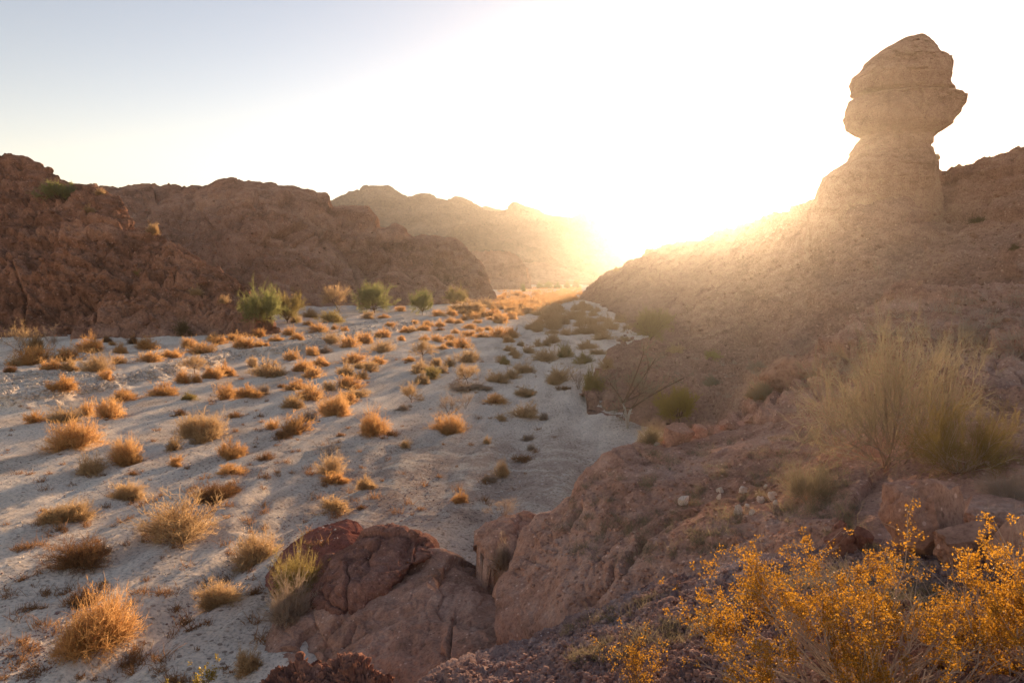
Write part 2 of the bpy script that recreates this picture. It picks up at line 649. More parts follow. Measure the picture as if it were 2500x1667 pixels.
# --- left side
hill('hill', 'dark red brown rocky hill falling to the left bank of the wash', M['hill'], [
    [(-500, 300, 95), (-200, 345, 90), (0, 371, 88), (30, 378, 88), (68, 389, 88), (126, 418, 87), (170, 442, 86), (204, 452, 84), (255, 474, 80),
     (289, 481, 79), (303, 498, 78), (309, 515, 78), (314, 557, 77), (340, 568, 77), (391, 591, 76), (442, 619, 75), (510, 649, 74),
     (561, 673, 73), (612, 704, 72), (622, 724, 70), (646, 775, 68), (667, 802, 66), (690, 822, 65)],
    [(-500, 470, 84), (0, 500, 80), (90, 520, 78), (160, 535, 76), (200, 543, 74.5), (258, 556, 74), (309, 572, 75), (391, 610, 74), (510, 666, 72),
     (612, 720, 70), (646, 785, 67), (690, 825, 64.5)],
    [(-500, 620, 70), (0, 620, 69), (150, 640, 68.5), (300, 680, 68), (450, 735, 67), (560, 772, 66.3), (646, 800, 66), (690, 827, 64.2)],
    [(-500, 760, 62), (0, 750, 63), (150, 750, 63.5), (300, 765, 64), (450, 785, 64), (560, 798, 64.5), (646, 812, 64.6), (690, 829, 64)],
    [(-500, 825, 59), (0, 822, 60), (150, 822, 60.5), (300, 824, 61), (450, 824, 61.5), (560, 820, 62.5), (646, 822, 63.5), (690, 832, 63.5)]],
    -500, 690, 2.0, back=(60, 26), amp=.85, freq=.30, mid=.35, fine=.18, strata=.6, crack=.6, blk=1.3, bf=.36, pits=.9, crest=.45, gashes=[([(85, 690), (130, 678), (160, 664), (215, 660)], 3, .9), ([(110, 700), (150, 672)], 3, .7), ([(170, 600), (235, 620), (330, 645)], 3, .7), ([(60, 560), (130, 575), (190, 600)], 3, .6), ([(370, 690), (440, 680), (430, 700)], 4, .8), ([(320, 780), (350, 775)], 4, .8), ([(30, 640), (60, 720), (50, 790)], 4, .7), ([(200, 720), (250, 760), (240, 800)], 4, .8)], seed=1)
hill('hill', 'middle brown rocky hill with rounded spurs behind the green trees', M['hill2'], [
    [(100, 452, 165), (204, 462, 165), (245, 456, 165), (300, 455, 165), (325, 446, 165), (378, 442, 165), (393, 449, 165), (410, 441, 164), (445, 448, 163), (490, 463, 162), (510, 462, 161),
     (540, 449, 160), (585, 443, 160), (640, 444, 160), (700, 456, 159), (760, 463, 158), (795, 470, 158), (804, 478, 157), (808, 502, 157), (820, 504, 157),
     (900, 505, 156), (910, 520, 156), (914, 532, 155), (925, 550, 155), (930, 558, 155), (943, 559, 155), (965, 551, 155), (985, 560, 155), (1005, 581, 154), (1030, 577, 154),
     (1080, 583, 153), (1110, 585, 153), (1137, 605, 153), (1170, 640, 152), (1190, 670, 151), (1199, 700, 149), (1203, 738, 147)],
    [(100, 500, 150), (380, 500, 150), (480, 520, 151), (560, 500, 144), (600, 490, 138), (640, 510, 136), (750, 540, 140), (800, 550, 146), (900, 570, 148), (940, 580, 146),
     (1000, 600, 146), (1100, 615, 147), (1150, 650, 147), (1203, 738, 146)],
    [(100, 600, 140), (380, 590, 140), (480, 590, 139), (560, 560, 131), (640, 560, 128), (720, 590, 131), (800, 610, 134), (850, 645, 138), (895, 655, 142), (960, 635, 138),
     (1050, 650, 139), (1120, 670, 142), (1160, 690, 143.5), (1203, 739, 145)],
    [(100, 680, 125), (500, 680, 125), (620, 680, 121), (700, 670, 122), (780, 680, 124), (850, 700, 127), (895, 708, 132), (960, 700, 129), (1050, 708, 131), (1120, 722, 136), (1203, 742, 143)],
    [(100, 748, 115), (700, 751, 115), (900, 749, 119), (1050, 747, 122), (1120, 747, 129), (1203, 747, 139)]],
    100, 1203, 2.0, back=(90, 30), amp=1.25, freq=.16, mid=.32, fine=.13, strata=.45, crack=.7, blk=1.3, bf=.34, pits=.8, crest=.45, b2k=.25, gashes=[([(523, 550), (526, 590), (520, 635)], 3, 1.6), ([(526, 560), (560, 535), (572, 520)], 2.5, .9), ([(700, 590), (760, 575), (800, 560)], 3, .9), ([(860, 640), (872, 700)], 4, 1.4), ([(960, 600), (950, 650), (930, 690)], 4, 1.0), ([(770, 510), (850, 525), (905, 540)], 3, 1.0), ([(620, 640), (700, 650), (780, 640)], 3, .8), ([(1040, 640), (1090, 660), (1130, 700)], 3, .8)], seed=2)
hill('hill', 'rounded brown hill lobe farther along the left bank', M['hill2'], [
    [(1100, 640, 275), (1150, 616, 272), (1185, 613, 270), (1225, 610, 268), (1245, 614, 268), (1268, 628, 266), (1285, 650, 263), (1291, 680, 260), (1296, 710, 257)],
    [(1100, 680, 262), (1185, 665, 257), (1250, 665, 256), (1285, 690, 257), (1296, 711, 256)],
    [(1100, 712, 250), (1296, 713, 252)]],
    1100, 1296, 1.8, back=(60, 12), amp=1.2, freq=.11, mid=.35, fine=.2, blk=1.2, bf=.6, seed=3)
hill('hill', 'low dark hills closing the far end of the wash', M['hill2'], [
    [(1200, 640, 430), (1285, 644, 430), (1340, 646, 430), (1375, 655, 430), (1400, 658, 425), (1440, 668, 420), (1462, 678, 415), (1520, 693, 410)],
    [(1200, 675, 415), (1380, 680, 410), (1520, 696, 405)],
    [(1200, 698, 395), (1520, 700, 395)]],
    1200, 1520, 2, back=(90, 10), amp=1.6, freq=.06, mid=.4, fine=.2, blk=.5, seed=4)
hill('hill', 'pale low hills beyond the far end of the wash', M['far'], [
    [(1150, 650, 457), (1270, 648, 457), (1290, 640, 457), (1340, 636, 457), (1400, 640, 457), (1450, 640, 457), (1500, 636, 457), (1600, 640, 457), (1800, 640, 457)],
    [(1150, 665, 449), (1800, 665, 449)],
    [(1150, 690, 440), (1800, 690, 440)]],
    1150, 1800, 2.5, back=(25, 8), amp=2.0, freq=.04, mid=.4, fine=.2, blk=.3, seed=5)
hill('mountain', 'hazy mountain range with a broad summit behind the wash', M['far'], [
    [(500, 560, 621), (700, 520, 621), (806, 490, 621), (850, 466, 621), (893, 454, 621), (950, 457, 621), (985, 475, 621), (1005, 480, 621), (1030, 474, 621), (1057, 479, 616), (1127, 490, 613), (1165, 505, 611),
     (1200, 518, 609), (1230, 510, 609), (1254, 498, 609), (1290, 508, 606), (1330, 524, 604), (1395, 533, 601), (1421, 519, 601), (1445, 533, 599), (1465, 533, 596), (1490, 545, 596), (1530, 575, 594), (1580, 605, 591), (1640, 630, 589)],
    [(500, 590, 591), (806, 550, 584), (900, 530, 582), (1000, 545, 586), (1080, 535, 572), (1200, 570, 579), (1260, 550, 574), (1400, 580, 572), (1500, 605, 569), (1640, 640, 567)],
    [(500, 630, 552), (900, 600, 547), (1050, 580, 542), (1160, 610, 542), (1300, 610, 534), (1500, 630, 542), (1640, 650, 542)],
    [(500, 672, 510), (1640, 668, 510)]],
    500, 1640, 2, back=(200, 55), amp=3.2, freq=.026, mid=.6, fine=.22, strata=.3, crack=.2, blk=.6, bf=.8, seed=6, collide=False)
hill('mountain', 'lower hazy spur in front of the broad summit', M['far'], [
    [(1000, 640, 470), (1080, 575, 470), (1110, 552, 470), (1146, 538, 470), (1180, 552, 467), (1240, 575, 465), (1300, 600, 462), (1360, 630, 460), (1420, 655, 457)],
    [(1000, 655, 452), (1146, 600, 450), (1300, 635, 447), (1420, 662, 447)],
    [(1000, 672, 461), (1420, 672, 461)]],
    1000, 1420, 2, back=(110, 28), amp=2.0, freq=.04, mid=.6, fine=.2, blk=.5, seed=7, collide=False)
hill('mountain', 'faintest mountain ridge farthest away under the sun', M['far'], [
    [(1100, 510, 780), (1180, 508, 780), (1207, 515, 780), (1280, 520, 780), (1320, 518, 780), (1360, 532, 780), (1480, 560, 780), (1560, 600, 780), (1600, 592, 767), (1680, 585, 767), (1800, 600, 755), (2000, 600, 755)],
    [(1100, 600, 742), (2000, 640, 730)],
    [(1100, 672, 705), (2000, 672, 705)]],
    1100, 2000, 3, back=(110, 33), amp=2.6, freq=.03, mid=.6, fine=.15, blk=.3, seed=8, collide=False)

# --- right side
hill('hill', 'shaded right hand ridge under the low sun and the balanced rock', M['ridge'], [
    [(1408, 731, 177), (1416, 727, 177), (1428, 708, 175), (1464, 675, 172), (1493, 660, 169), (1523, 648, 165), (1538, 636, 163), (1577, 624, 157), (1586, 612, 156), (1627, 597, 150),
     (1672, 587, 143), (1717, 583, 136), (1760, 568, 127), (1820, 545, 115), (1900, 518, 97), (1961, 500, 82), (1999, 478, 74), (2030, 462, 69), (2100, 450, 66), (2200, 440, 65), (2262, 420, 64), (2276, 406, 63), (2391, 399, 60),
     (2429, 380, 58), (2476, 364, 57), (2500, 359, 56), (2900, 300, 50)],
    [(1408, 733, 176), (1500, 695, 150), (1600, 655, 133), (1700, 640, 118), (1800, 620, 102), (1900, 590, 84), (1961, 570, 72), (2030, 540, 61), (2100, 525, 57), (2200, 520, 55), (2265, 515, 56),
     (2290, 506, 60), (2350, 495, 58), (2500, 470, 53), (2900, 420, 47)],
    [(1408, 734, 175), (1500, 728, 128), (1600, 718, 108), (1700, 710, 90), (1800, 700, 76), (1900, 680, 64), (2000, 650, 54), (2100, 630, 50), (2200, 620, 49), (2280, 602, 50.5), (2330, 590, 51), (2500, 560, 47), (2900, 520, 42)],
    [(1408, 735, 174), (1500, 757, 111), (1570, 785, 83), (1700, 778, 66), (1800, 768, 57), (1900, 750, 49), (2000, 730, 43.5), (2100, 710, 41), (2200, 700, 40), (2300, 690, 39), (2500, 660, 36), (2900, 640, 32)],
    [(1408, 738, 171), (1514, 768, 104), (1559, 810, 70), (1620, 838, 57), (1700, 848, 50), (1800, 853, 45), (1900, 848, 40), (2000, 833, 36), (2100, 812, 33), (2300, 790, 30), (2500, 770, 28), (2900, 760, 26)],
    [(1408, 742, 168), (1514, 780, 98), (1559, 830, 66), (1620, 880, 50), (1700, 900, 45), (1900, 900, 35), (2300, 860, 26), (2900, 820, 23)]],
    1408, 2900, 2.4, back=(60, 14), amp=.55, freq=.32, mid=.35, fine=.18, strata=.55, crack=.4, blk=1.1, bf=.6, pits=.3, gashes=[([(1990, 570), (2120, 556), (2280, 535)], 3.5, .45), ([(2293, 512), (2330, 522), (2420, 540), (2500, 535)], 4, .6), ([(1800, 720), (1920, 690), (2060, 640)], 4, .35), ([(2300, 450), (2400, 430), (2500, 410)], 3, .4), ([(1640, 690), (1720, 650), (1760, 620)], 4, .5), ([(2120, 660), (2260, 640), (2400, 610)], 4, .4), ([(1540, 720), (1600, 680), (1640, 640)], 4, .5)], seed=9, skirt=.8)
hill('hill', 'low rocky bench of the right bank beside the shaded bushes', M['ridge'], [
    [(1432, 974, 32.5), (1440, 962, 33.5), (1460, 925, 38), (1490, 888, 44), (1502, 868, 48), (1507, 848, 51), (1520, 843, 53), (1580, 838, 55), (1700, 848, 50), (1800, 853, 45), (1900, 846, 40), (2000, 833, 36), (2300, 790, 30)],
    [(1432, 976, 32.3), (1470, 938, 35), (1500, 905, 37.5), (1550, 888, 40), (1650, 888, 40), (1750, 890, 38), (1850, 885, 34.5), (1950, 870, 31), (2050, 850, 28), (2300, 810, 25)],
    [(1432, 980, 31.9), (1480, 955, 33), (1540, 942, 33.3), (1620, 938, 32.8), (1700, 938, 31.5), (1800, 933, 29), (1900, 920, 26.3), (2000, 900, 23.5), (2300, 850, 20)],
    [(1432, 988, 31.2), (1480, 993, 30.3), (1560, 1003, 29.4), (1650, 1008, 28.2), (1750, 1003, 26), (1850, 988, 22.8), (1950, 960, 20), (2050, 930, 18.5), (2300, 890, 16.5)],
    [(1432, 1000, 30.2), (1560, 1030, 27.5), (1750, 1040, 23.5), (1950, 1010, 17.5), (2300, 950, 15)]],
    1432, 2300, 1.8, back=(10, 3), amp=.28, freq=.8, mid=.30, fine=.15, strata=.7, crack=0.35, blk=1.4, bf=.45, b2k=.2, pits=.3, gashes=[([(1545, 900), (1600, 885), (1640, 872)], 3.5, .3), ([(1455, 970), (1490, 930), (1500, 900)], 4, .3), ([(1560, 960), (1620, 945), (1700, 950)], 4, .25), ([(1500, 980), (1530, 940), (1580, 915)], 3, .25)], seed=10)
hill('hill', 'red brown rock rib rising to the right behind the big wispy shrub', M['near'], [
    [(1765, 1046, 13.8), (1779, 1030, 14.4), (1800, 1010, 15), (1850, 965, 16), (1896, 935, 16.5), (1966, 883, 17), (2008, 827, 18), (2092, 771, 19), (2160, 735, 20), (2242, 705, 21), (2312, 691, 21.5), (2405, 694, 22),
     (2500, 696, 22), (2900, 690, 21)],
    [(1765, 1050, 13.5), (1850, 995, 14.6), (1896, 965, 15), (1966, 925, 15.3), (2008, 880, 15.8), (2092, 830, 16.5), (2242, 790, 17.3), (2405, 780, 17.5), (2500, 780, 17), (2900, 780, 15)],
    [(1765, 1055, 13.2), (1850, 1025, 13.3), (1966, 985, 13.3), (2092, 925, 13.7), (2242, 880, 13.6), (2500, 870, 13), (2900, 870, 11.5)],
    [(1765, 1065, 12.8), (1850, 1045, 12.4), (1966, 1030, 11.8), (2092, 1010, 11), (2242, 990, 10.5), (2500, 980, 9.8), (2900, 975, 9)]],
    1765, 2900, 2.0, back=(4, 2.2), amp=.20, freq=1.15, mid=.30, fine=.15, strata=.7, crack=0.3, blk=1.6, bf=.42, b2k=.2, pits=.3, gashes=[([(2195, 865), (2280, 850), (2400, 835), (2500, 810)], 4, .25), ([(1890, 985), (1930, 940), (1990, 890)], 4, .25), ([(2020, 900), (2080, 850), (2150, 790)], 4, .25), ([(2250, 740), (2350, 735), (2450, 745)], 4, .25)], seed=11)
hill('hillside', 'gravelly red brown near slope stepping down to the wash', M['near'], [
    [(1218, 1460, 9.5), (1226, 1425, 9.7), (1240, 1385, 10), (1265, 1335, 10.4), (1290, 1292, 10.8), (1330, 1262, 11), (1365, 1235, 11.2), (1395, 1213, 11.4), (1408, 1183, 11.5), (1430, 1150, 11.6), (1470, 1112, 11.8),
     (1500, 1094, 11.9), (1540, 1085, 12), (1600, 1087, 12.2), (1690, 1066, 12.6), (1740, 1052, 13), (1800, 1040, 13), (1858, 1030, 12.8), (1966, 1010, 12.2), (2092, 990, 11.4), (2242, 970, 10.9), (2500, 960, 10.2), (2900, 950, 9.4)],
    [(1218, 1468, 9.2), (1265, 1380, 9.7), (1330, 1310, 10.1), (1400, 1250, 10.5), (1450, 1190, 10.9), (1550, 1140, 11.1), (1690, 1120, 11.2), (1850, 1100, 10.9), (2092, 1060, 10.0), (2242, 1045, 9.4), (2500, 1040, 8.7), (2900, 1040, 8)],
    [(1218, 1490, 8.9), (1300, 1400, 9.1), (1400, 1330, 9.3), (1550, 1260, 9.4), (1700, 1220, 9.3), (1850, 1200, 9.0), (2092, 1160, 8.2), (2242, 1150, 7.7), (2500, 1140, 7.0), (2900, 1140, 6.4)],
    [(1218, 1515, 8.7), (1300, 1490, 8.3), (1400, 1440, 8.0), (1550, 1370, 7.9), (1700, 1330, 7.6), (1850, 1300, 7.3), (2092, 1270, 6.6), (2242, 1270, 6.1), (2500, 1270, 5.5), (2900, 1270, 5)],
    [(1218, 1560, 8.5), (1300, 1545, 8.0), (1400, 1520, 7.4), (1550, 1460, 7.1), (1700, 1420, 6.8), (1850, 1390, 6.5), (2092, 1370, 5.8), (2500, 1370, 4.9), (2900, 1370, 4.5)]],
    1218, 2900, 1.8, back=(2.5, 2.3), amp=.10, freq=1.4, mid=.16, fine=.11, strata=.45, crack=0.22, blk=1.2, bf=.22, b2k=.12, pits=.1, gashes=[([(1528, 1400), (1545, 1362), (1562, 1330), (1600, 1312), (1632, 1287), (1690, 1262)], 4, .16), ([(1440, 1470), (1490, 1440), (1505, 1400)], 4, .12), ([(1745, 1335), (1800, 1325)], 3, .07), ([(1330, 1330), (1380, 1300), (1430, 1240)], 3, .07), ([(1800, 1148), (1850, 1130), (1910, 1120)], 3, .08)], seed=12)
hill('hillside', 'dark stony bank in front with dry grass and loose gravel', M['gravelly'], [
    [(960, 1730, 6.0), (1035, 1664, 6.2), (1093, 1630, 6.3), (1178, 1601, 6.5), (1284, 1572, 6.7), (1335, 1545, 6.8), (1396, 1508, 7), (1500, 1465, 7.0), (1600, 1428, 6.9), (1700, 1398, 6.7), (1850, 1352, 6.5), (2092, 1322, 6), (2500, 1320, 5.1), (2900, 1320, 4.7)],
    [(960, 1790, 5.5), (1093, 1710, 5.5), (1284, 1640, 5.7), (1396, 1590, 5.8), (1550, 1520, 5.9), (1700, 1480, 5.7), (1850, 1440, 5.4), (2092, 1410, 4.9), (2500, 1400, 4.2), (2900, 1400, 3.9)],
    [(960, 1950, 4.6), (1284, 1800, 4.4), (1550, 1680, 4.4), (1850, 1600, 4.1), (2092, 1560, 3.7), (2500, 1550, 3.2), (2900, 1550, 3)],
    [(960, 2250, 3.4), (1284, 2100, 3.2), (1850, 1950, 2.8), (2500, 1850, 2.3), (2900, 1850, 2.1)]],
    960, 2900, 2.0, back=(1.5, 1.2), amp=.06, freq=3.0, mid=.5, fine=.35, strata=.3, crack=.3, blk=.5, bf=.6, seed=13)


# --- the foreground boulders
def boulder_loft(name, label, mat, *a, **k):
    o = hill(name, label, mat, *a, kind='thing', cat='boulder', **k)
    return o


boulder_loft('boulder', 'broad brown rock mass sloping down under the dark boulder at the bottom', M['near'], [
    [(645, 1560, 11.0), (668, 1535, 11.2), (690, 1508, 11.4), (730, 1478, 11.8), (780, 1435, 12.2), (900, 1385, 12.6), (1050, 1352, 12.5), (1110, 1366, 12.3), (1190, 1405, 12), (1225, 1440, 11.6), (1245, 1490, 10.8), (1310, 1525, 10), (1338, 1552, 9.4)],
    [(645, 1570, 10.9), (700, 1540, 10.8), (780, 1500, 11), (900, 1460, 11.2), (1050, 1440, 11), (1150, 1460, 10.6), (1245, 1510, 10.2), (1338, 1557, 9.2)],
    [(645, 1605, 10.5), (780, 1575, 10.2), (900, 1550, 10.0), (1050, 1530, 9.8), (1150, 1540, 9.5), (1245, 1555, 9.2), (1338, 1567, 9)],
    [(645, 1640, 10.2), (780, 1650, 9.5), (900, 1645, 9.1), (1050, 1630, 8.8), (1150, 1620, 8.6), (1245, 1605, 8.6), (1338, 1592, 8.7)],
    [(645, 1700, 9.7), (780, 1760, 8.7), (1050, 1760, 8.0), (1338, 1680, 8.0)]],
    645, 1338, 1.8, back=(1.6, 1.1), amp=.10, freq=1.5, mid=.14, fine=.11, strata=.35, crack=0.22, blk=1.3, bf=.30, b2k=.15, pits=.2, gashes=[([(700, 1600), (760, 1580), (800, 1545), (835, 1515)], 4, .12), ([(1096, 1620), (1100, 1560), (1108, 1500)], 4, .10), ([(840, 1560), (870, 1520), (905, 1500)], 3, .08), ([(1150, 1520), (1250, 1540)], 4, .08)], seed=14)
boulder_loft('boulder', 'dark angular boulder resting on top of the brown rock mass', M['red'], [
    [(765, 1425, 12.4), (800, 1370, 12.7), (840, 1338, 12.9), (892, 1296, 13.1), (925, 1288, 13.1), (960, 1282, 13.1), (1010, 1300, 13), (1045, 1314, 12.8), (1051, 1338, 12.6)],
    [(765, 1432, 12.0), (820, 1385, 12.1), (892, 1345, 12.3), (960, 1325, 12.4), (1010, 1325, 12.5), (1051, 1345, 12.4)],
    [(765, 1440, 11.7), (820, 1430, 11.3), (892, 1420, 11.2), (960, 1400, 11.4), (1010, 1370, 11.9), (1051, 1352, 12.2)],
    [(765, 1455, 11.5), (820, 1490, 10.9), (892, 1490, 10.8), (950, 1450, 11.3), (1005, 1392, 12), (1051, 1362, 12.3)],
    [(765, 1475, 11.4), (820, 1525, 10.9), (892, 1530, 10.9), (950, 1480, 11.4), (1005, 1410, 12.1), (1051, 1370, 12.5)]],
    765, 1051, 1.4, back=(1.3, 1.3), amp=.10, freq=1.6, mid=.14, fine=.13, strata=.35, crack=0.3, blk=2.0, bf=.38, b2k=.18, pits=.2, gashes=[([(845, 1500), (850, 1430), (846, 1380)], 3, .10), ([(985, 1420), (1010, 1370), (1020, 1320)], 3, .08), ([(800, 1420), (870, 1390), (930, 1320)], 3, .05)], seed=15)
boulder_loft('boulder', 'smoother red boulder slab half hidden behind the dark angular boulder', M['slab'], [
    [(648, 1408, 13.2), (660, 1390, 13.4), (690, 1342, 14), (750, 1297, 14.6), (800, 1272, 14.9), (845, 1264, 14.9), (872, 1272, 14.8), (890, 1290, 14.6), (902, 1312, 14.3)],
    [(648, 1412, 13), (700, 1370, 13.3), (780, 1330, 13.7), (850, 1310, 13.9), (902, 1320, 14)],
    [(648, 1417, 12.9), (700, 1420, 12.6), (780, 1400, 12.9), (850, 1380, 13.1), (902, 1370, 13.3)],
    [(648, 1428, 12.8), (700, 1480, 11.9), (902, 1450, 12)]],
    648, 902, 1.4, back=(1.6, 1.3), amp=.055, freq=1.6, mid=.2, fine=.13, strata=.3, crack=.6, blk=1.2, bf=.4, b2k=.12, seed=16)
boulder_loft('boulder', 'rust brown blocky rock at the foot of the near slope', M['near'], [
    [(1162, 1300, 12.3), (1172, 1282, 12.5), (1200, 1272, 12.6), (1240, 1258, 12.6), (1285, 1256, 12.5), (1310, 1266, 12.3), (1325, 1290, 12)],
    [(1162, 1306, 12.0), (1200, 1300, 11.9), (1250, 1295, 11.9), (1325, 1300, 11.7)],
    [(1162, 1320, 11.9), (1200, 1345, 11.5), (1250, 1345, 11.4), (1325, 1330, 11.3)],
    [(1162, 1330, 11.9), (1190, 1385, 11.3), (1250, 1400, 11.0), (1325, 1390, 10.7)]],
    1162, 1325, 1.4, back=(1.2, 1.0), amp=.065, freq=2.0, mid=.25, fine=.15, crack=.6, blk=1.4, bf=.45, b2k=.2, seed=17)
boulder_loft('rock_outcrop', 'crumbly dark red outcrop at the bottom edge left of centre', M['red'], [
    [(625, 1690, 7.2), (650, 1655, 7.3), (690, 1632, 7.3), (735, 1610, 7.3), (775, 1622, 7.2), (790, 1643, 7.1), (815, 1625, 7.1), (850, 1609, 7.1), (890, 1622, 7.0), (925, 1640, 6.9), (950, 1668, 6.8)],
    [(625, 1720, 6.9), (690, 1680, 6.9), (740, 1660, 6.8), (790, 1680, 6.8), (850, 1655, 6.7), (950, 1700, 6.6)],
    [(625, 1800, 6.4), (790, 1790, 6.2), (950, 1800, 6.1)]],
    625, 950, 1.2, back=(1.0, 1.6), amp=.07, freq=3.6, mid=.7, fine=.5, crack=.6, blk=1.2, bf=.8, seed=18)

# --- the balanced rock: rings of cross-section
SP = [(83, 2246, 2254), (95, 2203, 2265), (105, 2186, 2273), (120, 2159, 2278), (138, 2134, 2284), (150, 2122, 2305), (172, 2109, 2309), (182, 2096, 2306), (200, 2087, 2304),
      (216, 2089, 2303), (233, 2096, 2317), (238, 2086, 2341), (255, 2077, 2341), (283, 2068, 2328), (312, 2077, 2304), (325, 2098, 2287), (331, 2113, 2277), (339, 2106, 2270), (352, 2096, 2269),
      (362, 2092, 2260), (375, 2086, 2263), (390, 2077, 2271), (405, 2054, 2274), (430, 2019, 2276), (460, 2003, 2280), (500, 1988, 2286), (560, 1978, 2290), (640, 1975, 2290)]
DS = 60.0


def rings(levels, amp, freq, seed, dm=.8, cap_top=True, cap_bot=True, shift=0.0):
    lv = np.array(levels, float)
    vs = np.linspace(lv[0, 0], lv[-1, 0], max(10, int((lv[-1, 0] - lv[0, 0])/1.6)))
    L = np.interp(vs, lv[:, 0], lv[:, 1])
    R = np.interp(vs, lv[:, 0], lv[:, 2])
    nt_ = 220
    th = np.linspace(0, 2*math.pi, nt_, endpoint=False)
    out = []
    for v, l, r in zip(vs, L, R):
        a = P(l, v, DS + shift)
        b = P(r, v, DS + shift)
        c = (a + b)/2
        rx = (b[0] - a[0])/2
        ry = max(.6*rx, min(rx*dm, 3.2))
        cx, sy = np.cos(th), np.sin(th)
        k = .82
        ex = np.sign(cx)*np.abs(cx)**k
        ey = np.sign(sy)*np.abs(sy)**k
        out.append(np.stack([c[0] + rx*ex, c[1] + ry*ey, np.full(nt_, c[2])], 1))
    g = np.array(out)
    nr = len(g)
    cen = g.mean(1, keepdims=True)
    n = g - cen
    n /= np.linalg.norm(n, axis=-1, keepdims=True) + 1e-6
    p = g.reshape(-1, 3)
    q = p*freq + seed*9.1
    st = q*np.array([.5, .5, 2.0]) + q[:, [0]]*np.array([0, 0, .25])
    h = .7*fbm(q*.6, 3) + .5*fbm(q*2, 4) + .15*fbm(st*1.6, 3, ridge=True)*.6 + .25*np.abs(fbm(q*6, 3))
    b1, j1 = blocks(np.stack([q[:, 0], q[:, 1], q[:, 2]*1.5], 1)*.55)
    b2, j2 = blocks(q*1.7 + 30)
    h = .6*h + 1.5*b1 - .5*np.exp(-j1/.05) + .6*b2 - .2*np.exp(-j2/.06)
    sc = np.minimum(1, (np.linalg.norm(g - cen, axis=-1)/1.2)).ravel()
    # keep the traced left and right edges, let the faces vary more
    side = np.abs(n.reshape(-1, 3)[:, 1])*.72 + .28
    p = p + n.reshape(-1, 3)*(h*amp*sc*side)[:, None]
    i = np.arange(nr*nt_).reshape(nr, nt_)
    j = np.roll(i, -1, axis=1)
    f = np.stack([i[:-1], i[1:], j[1:], j[:-1]], -1).reshape(-1, 4)
    verts = [p]
    fs = [f]
    base = len(p)
    for ring, flip in ((i[0], True), (i[-1], False)):
        c = p[ring].mean(0)
        verts.append(c[None])
        jj = np.roll(ring, -1)
        q4 = np.stack([ring, jj, np.full(nt_, base), np.full(nt_, base)], -1)
        fs.append(q4[:, :3] if False else q4)
        base += 1
    # caps as triangles folded into degenerate quads are avoided: use mid ring instead
    return np.concatenate(verts), fs


def tri_obj(name, verts, quads, tris, mat, parent=None, loc=(0, 0, 0)):
    loc = np.asarray(loc, float)
    me = bpy.data.meshes.new(name)
    me.from_pydata([tuple(x) for x in (verts - loc)], [], [tuple(int(a) for a in q) for q in quads] + [tuple(int(a) for a in t) for t in tris])
    me.materials.append(mat)
    me.update()
    o = bpy.data.objects.new(name, me)
    COL.objects.link(o)
    if parent is not None:
        o.parent = parent
        o.location = loc - np.array(parent.location)
    else:
        o.location = loc
    return o


sb = P(2135., 640., DS)
spire = empty('balanced_rock', sb)
tag(spire, 'tall balanced rock spire with two stacked caps on the right skyline', 'rock spire')
iL = [i for i, s in enumerate(SP) if s[0] <= 233]
for nm, lev, sd in (('cap', SP[:10] + [(226, 2091, 2312), (233, 2116, 2308)], 1), ('boulder', [(234, 2116, 2308), (242, 2084, 2341)] + SP[12:17], 2), ('pedestal', [(331, 2112, 2276)] + SP[17:], 3)):
    v, fs = rings(lev, .19, 1.0, sd)
    quads = fs[0]
    tris = [(q[0], q[1], q[2]) for f in fs[1:] for q in f]
    o = tri_obj(nm, v, quads, tris, M['spire'], spire, sb)
    TERR.append((v, np.concatenate([quads])))

# ------------------------------------------------------------------ what plants and stones stand on
_V = []
_F = []
_n = 0
for v, f in TERR:
    _V.append(v)
    _F.append(f + _n)
    _n += len(v)
BVH = BVHTree.FromPolygons(np.concatenate(_V).tolist(), np.concatenate(_F).tolist(), all_triangles=False)


def hit(u, v):
    r = rays(u, v)
    h = BVH.ray_cast(Vector((0, 0, CH)), Vector(r).normalized(), 5000)
    if h[0] is None:
        return None, None, None
    return np.array(h[0]), np.array(h[1]), float(h[0][1])

# ------------------------------------------------------------------ plants
def ribbons(pts, wid):
    """pts (N, K, 3), wid (N, K) -> flat tapering strips"""
    Nn, K, _ = pts.shape
    tan = np.gradient(pts, axis=1)
    rv = rng.normal(size=(Nn, 1, 3))
    s = np.cross(tan, rv)
    s /= np.linalg.norm(s, axis=-1, keepdims=True) + 1e-9
    a = pts + s*wid[..., None]/2
    b = pts - s*wid[..., None]/2
    v = np.stack([a, b], 2).reshape(-1, 3)
    base = (np.arange(Nn)*K*2)[:, None] + (np.arange(K - 1)*2)[None]
    f = np.stack([base, base + 1, base + 3, base + 2], -1).reshape(-1, 4)
    return v, f


def curve(base, dirs, length, bend, K):
    """base (N,3), dirs (N,3), length (N,), bend (N,3) added with t^2"""
    t = np.linspace(0, 1, K)[None, :, None]
    return base[:, None] + dirs[:, None]*length[:, None, None]*t + bend[:, None]*(t*t)*length[:, None, None]


def unit(v):
    return v/(np.linalg.norm(v, axis=-1, keepdims=True) + 1e-9)


class Acc:
    def __init__(s):
        s.v, s.f, s.n = [], [], 0

    def add(s, vf):
        v, f = vf
        s.v.append(v)
        s.f.append(f + s.n)
        s.n += len(v)

    def get(s):
        return np.concatenate(s.v), np.concatenate(s.f)


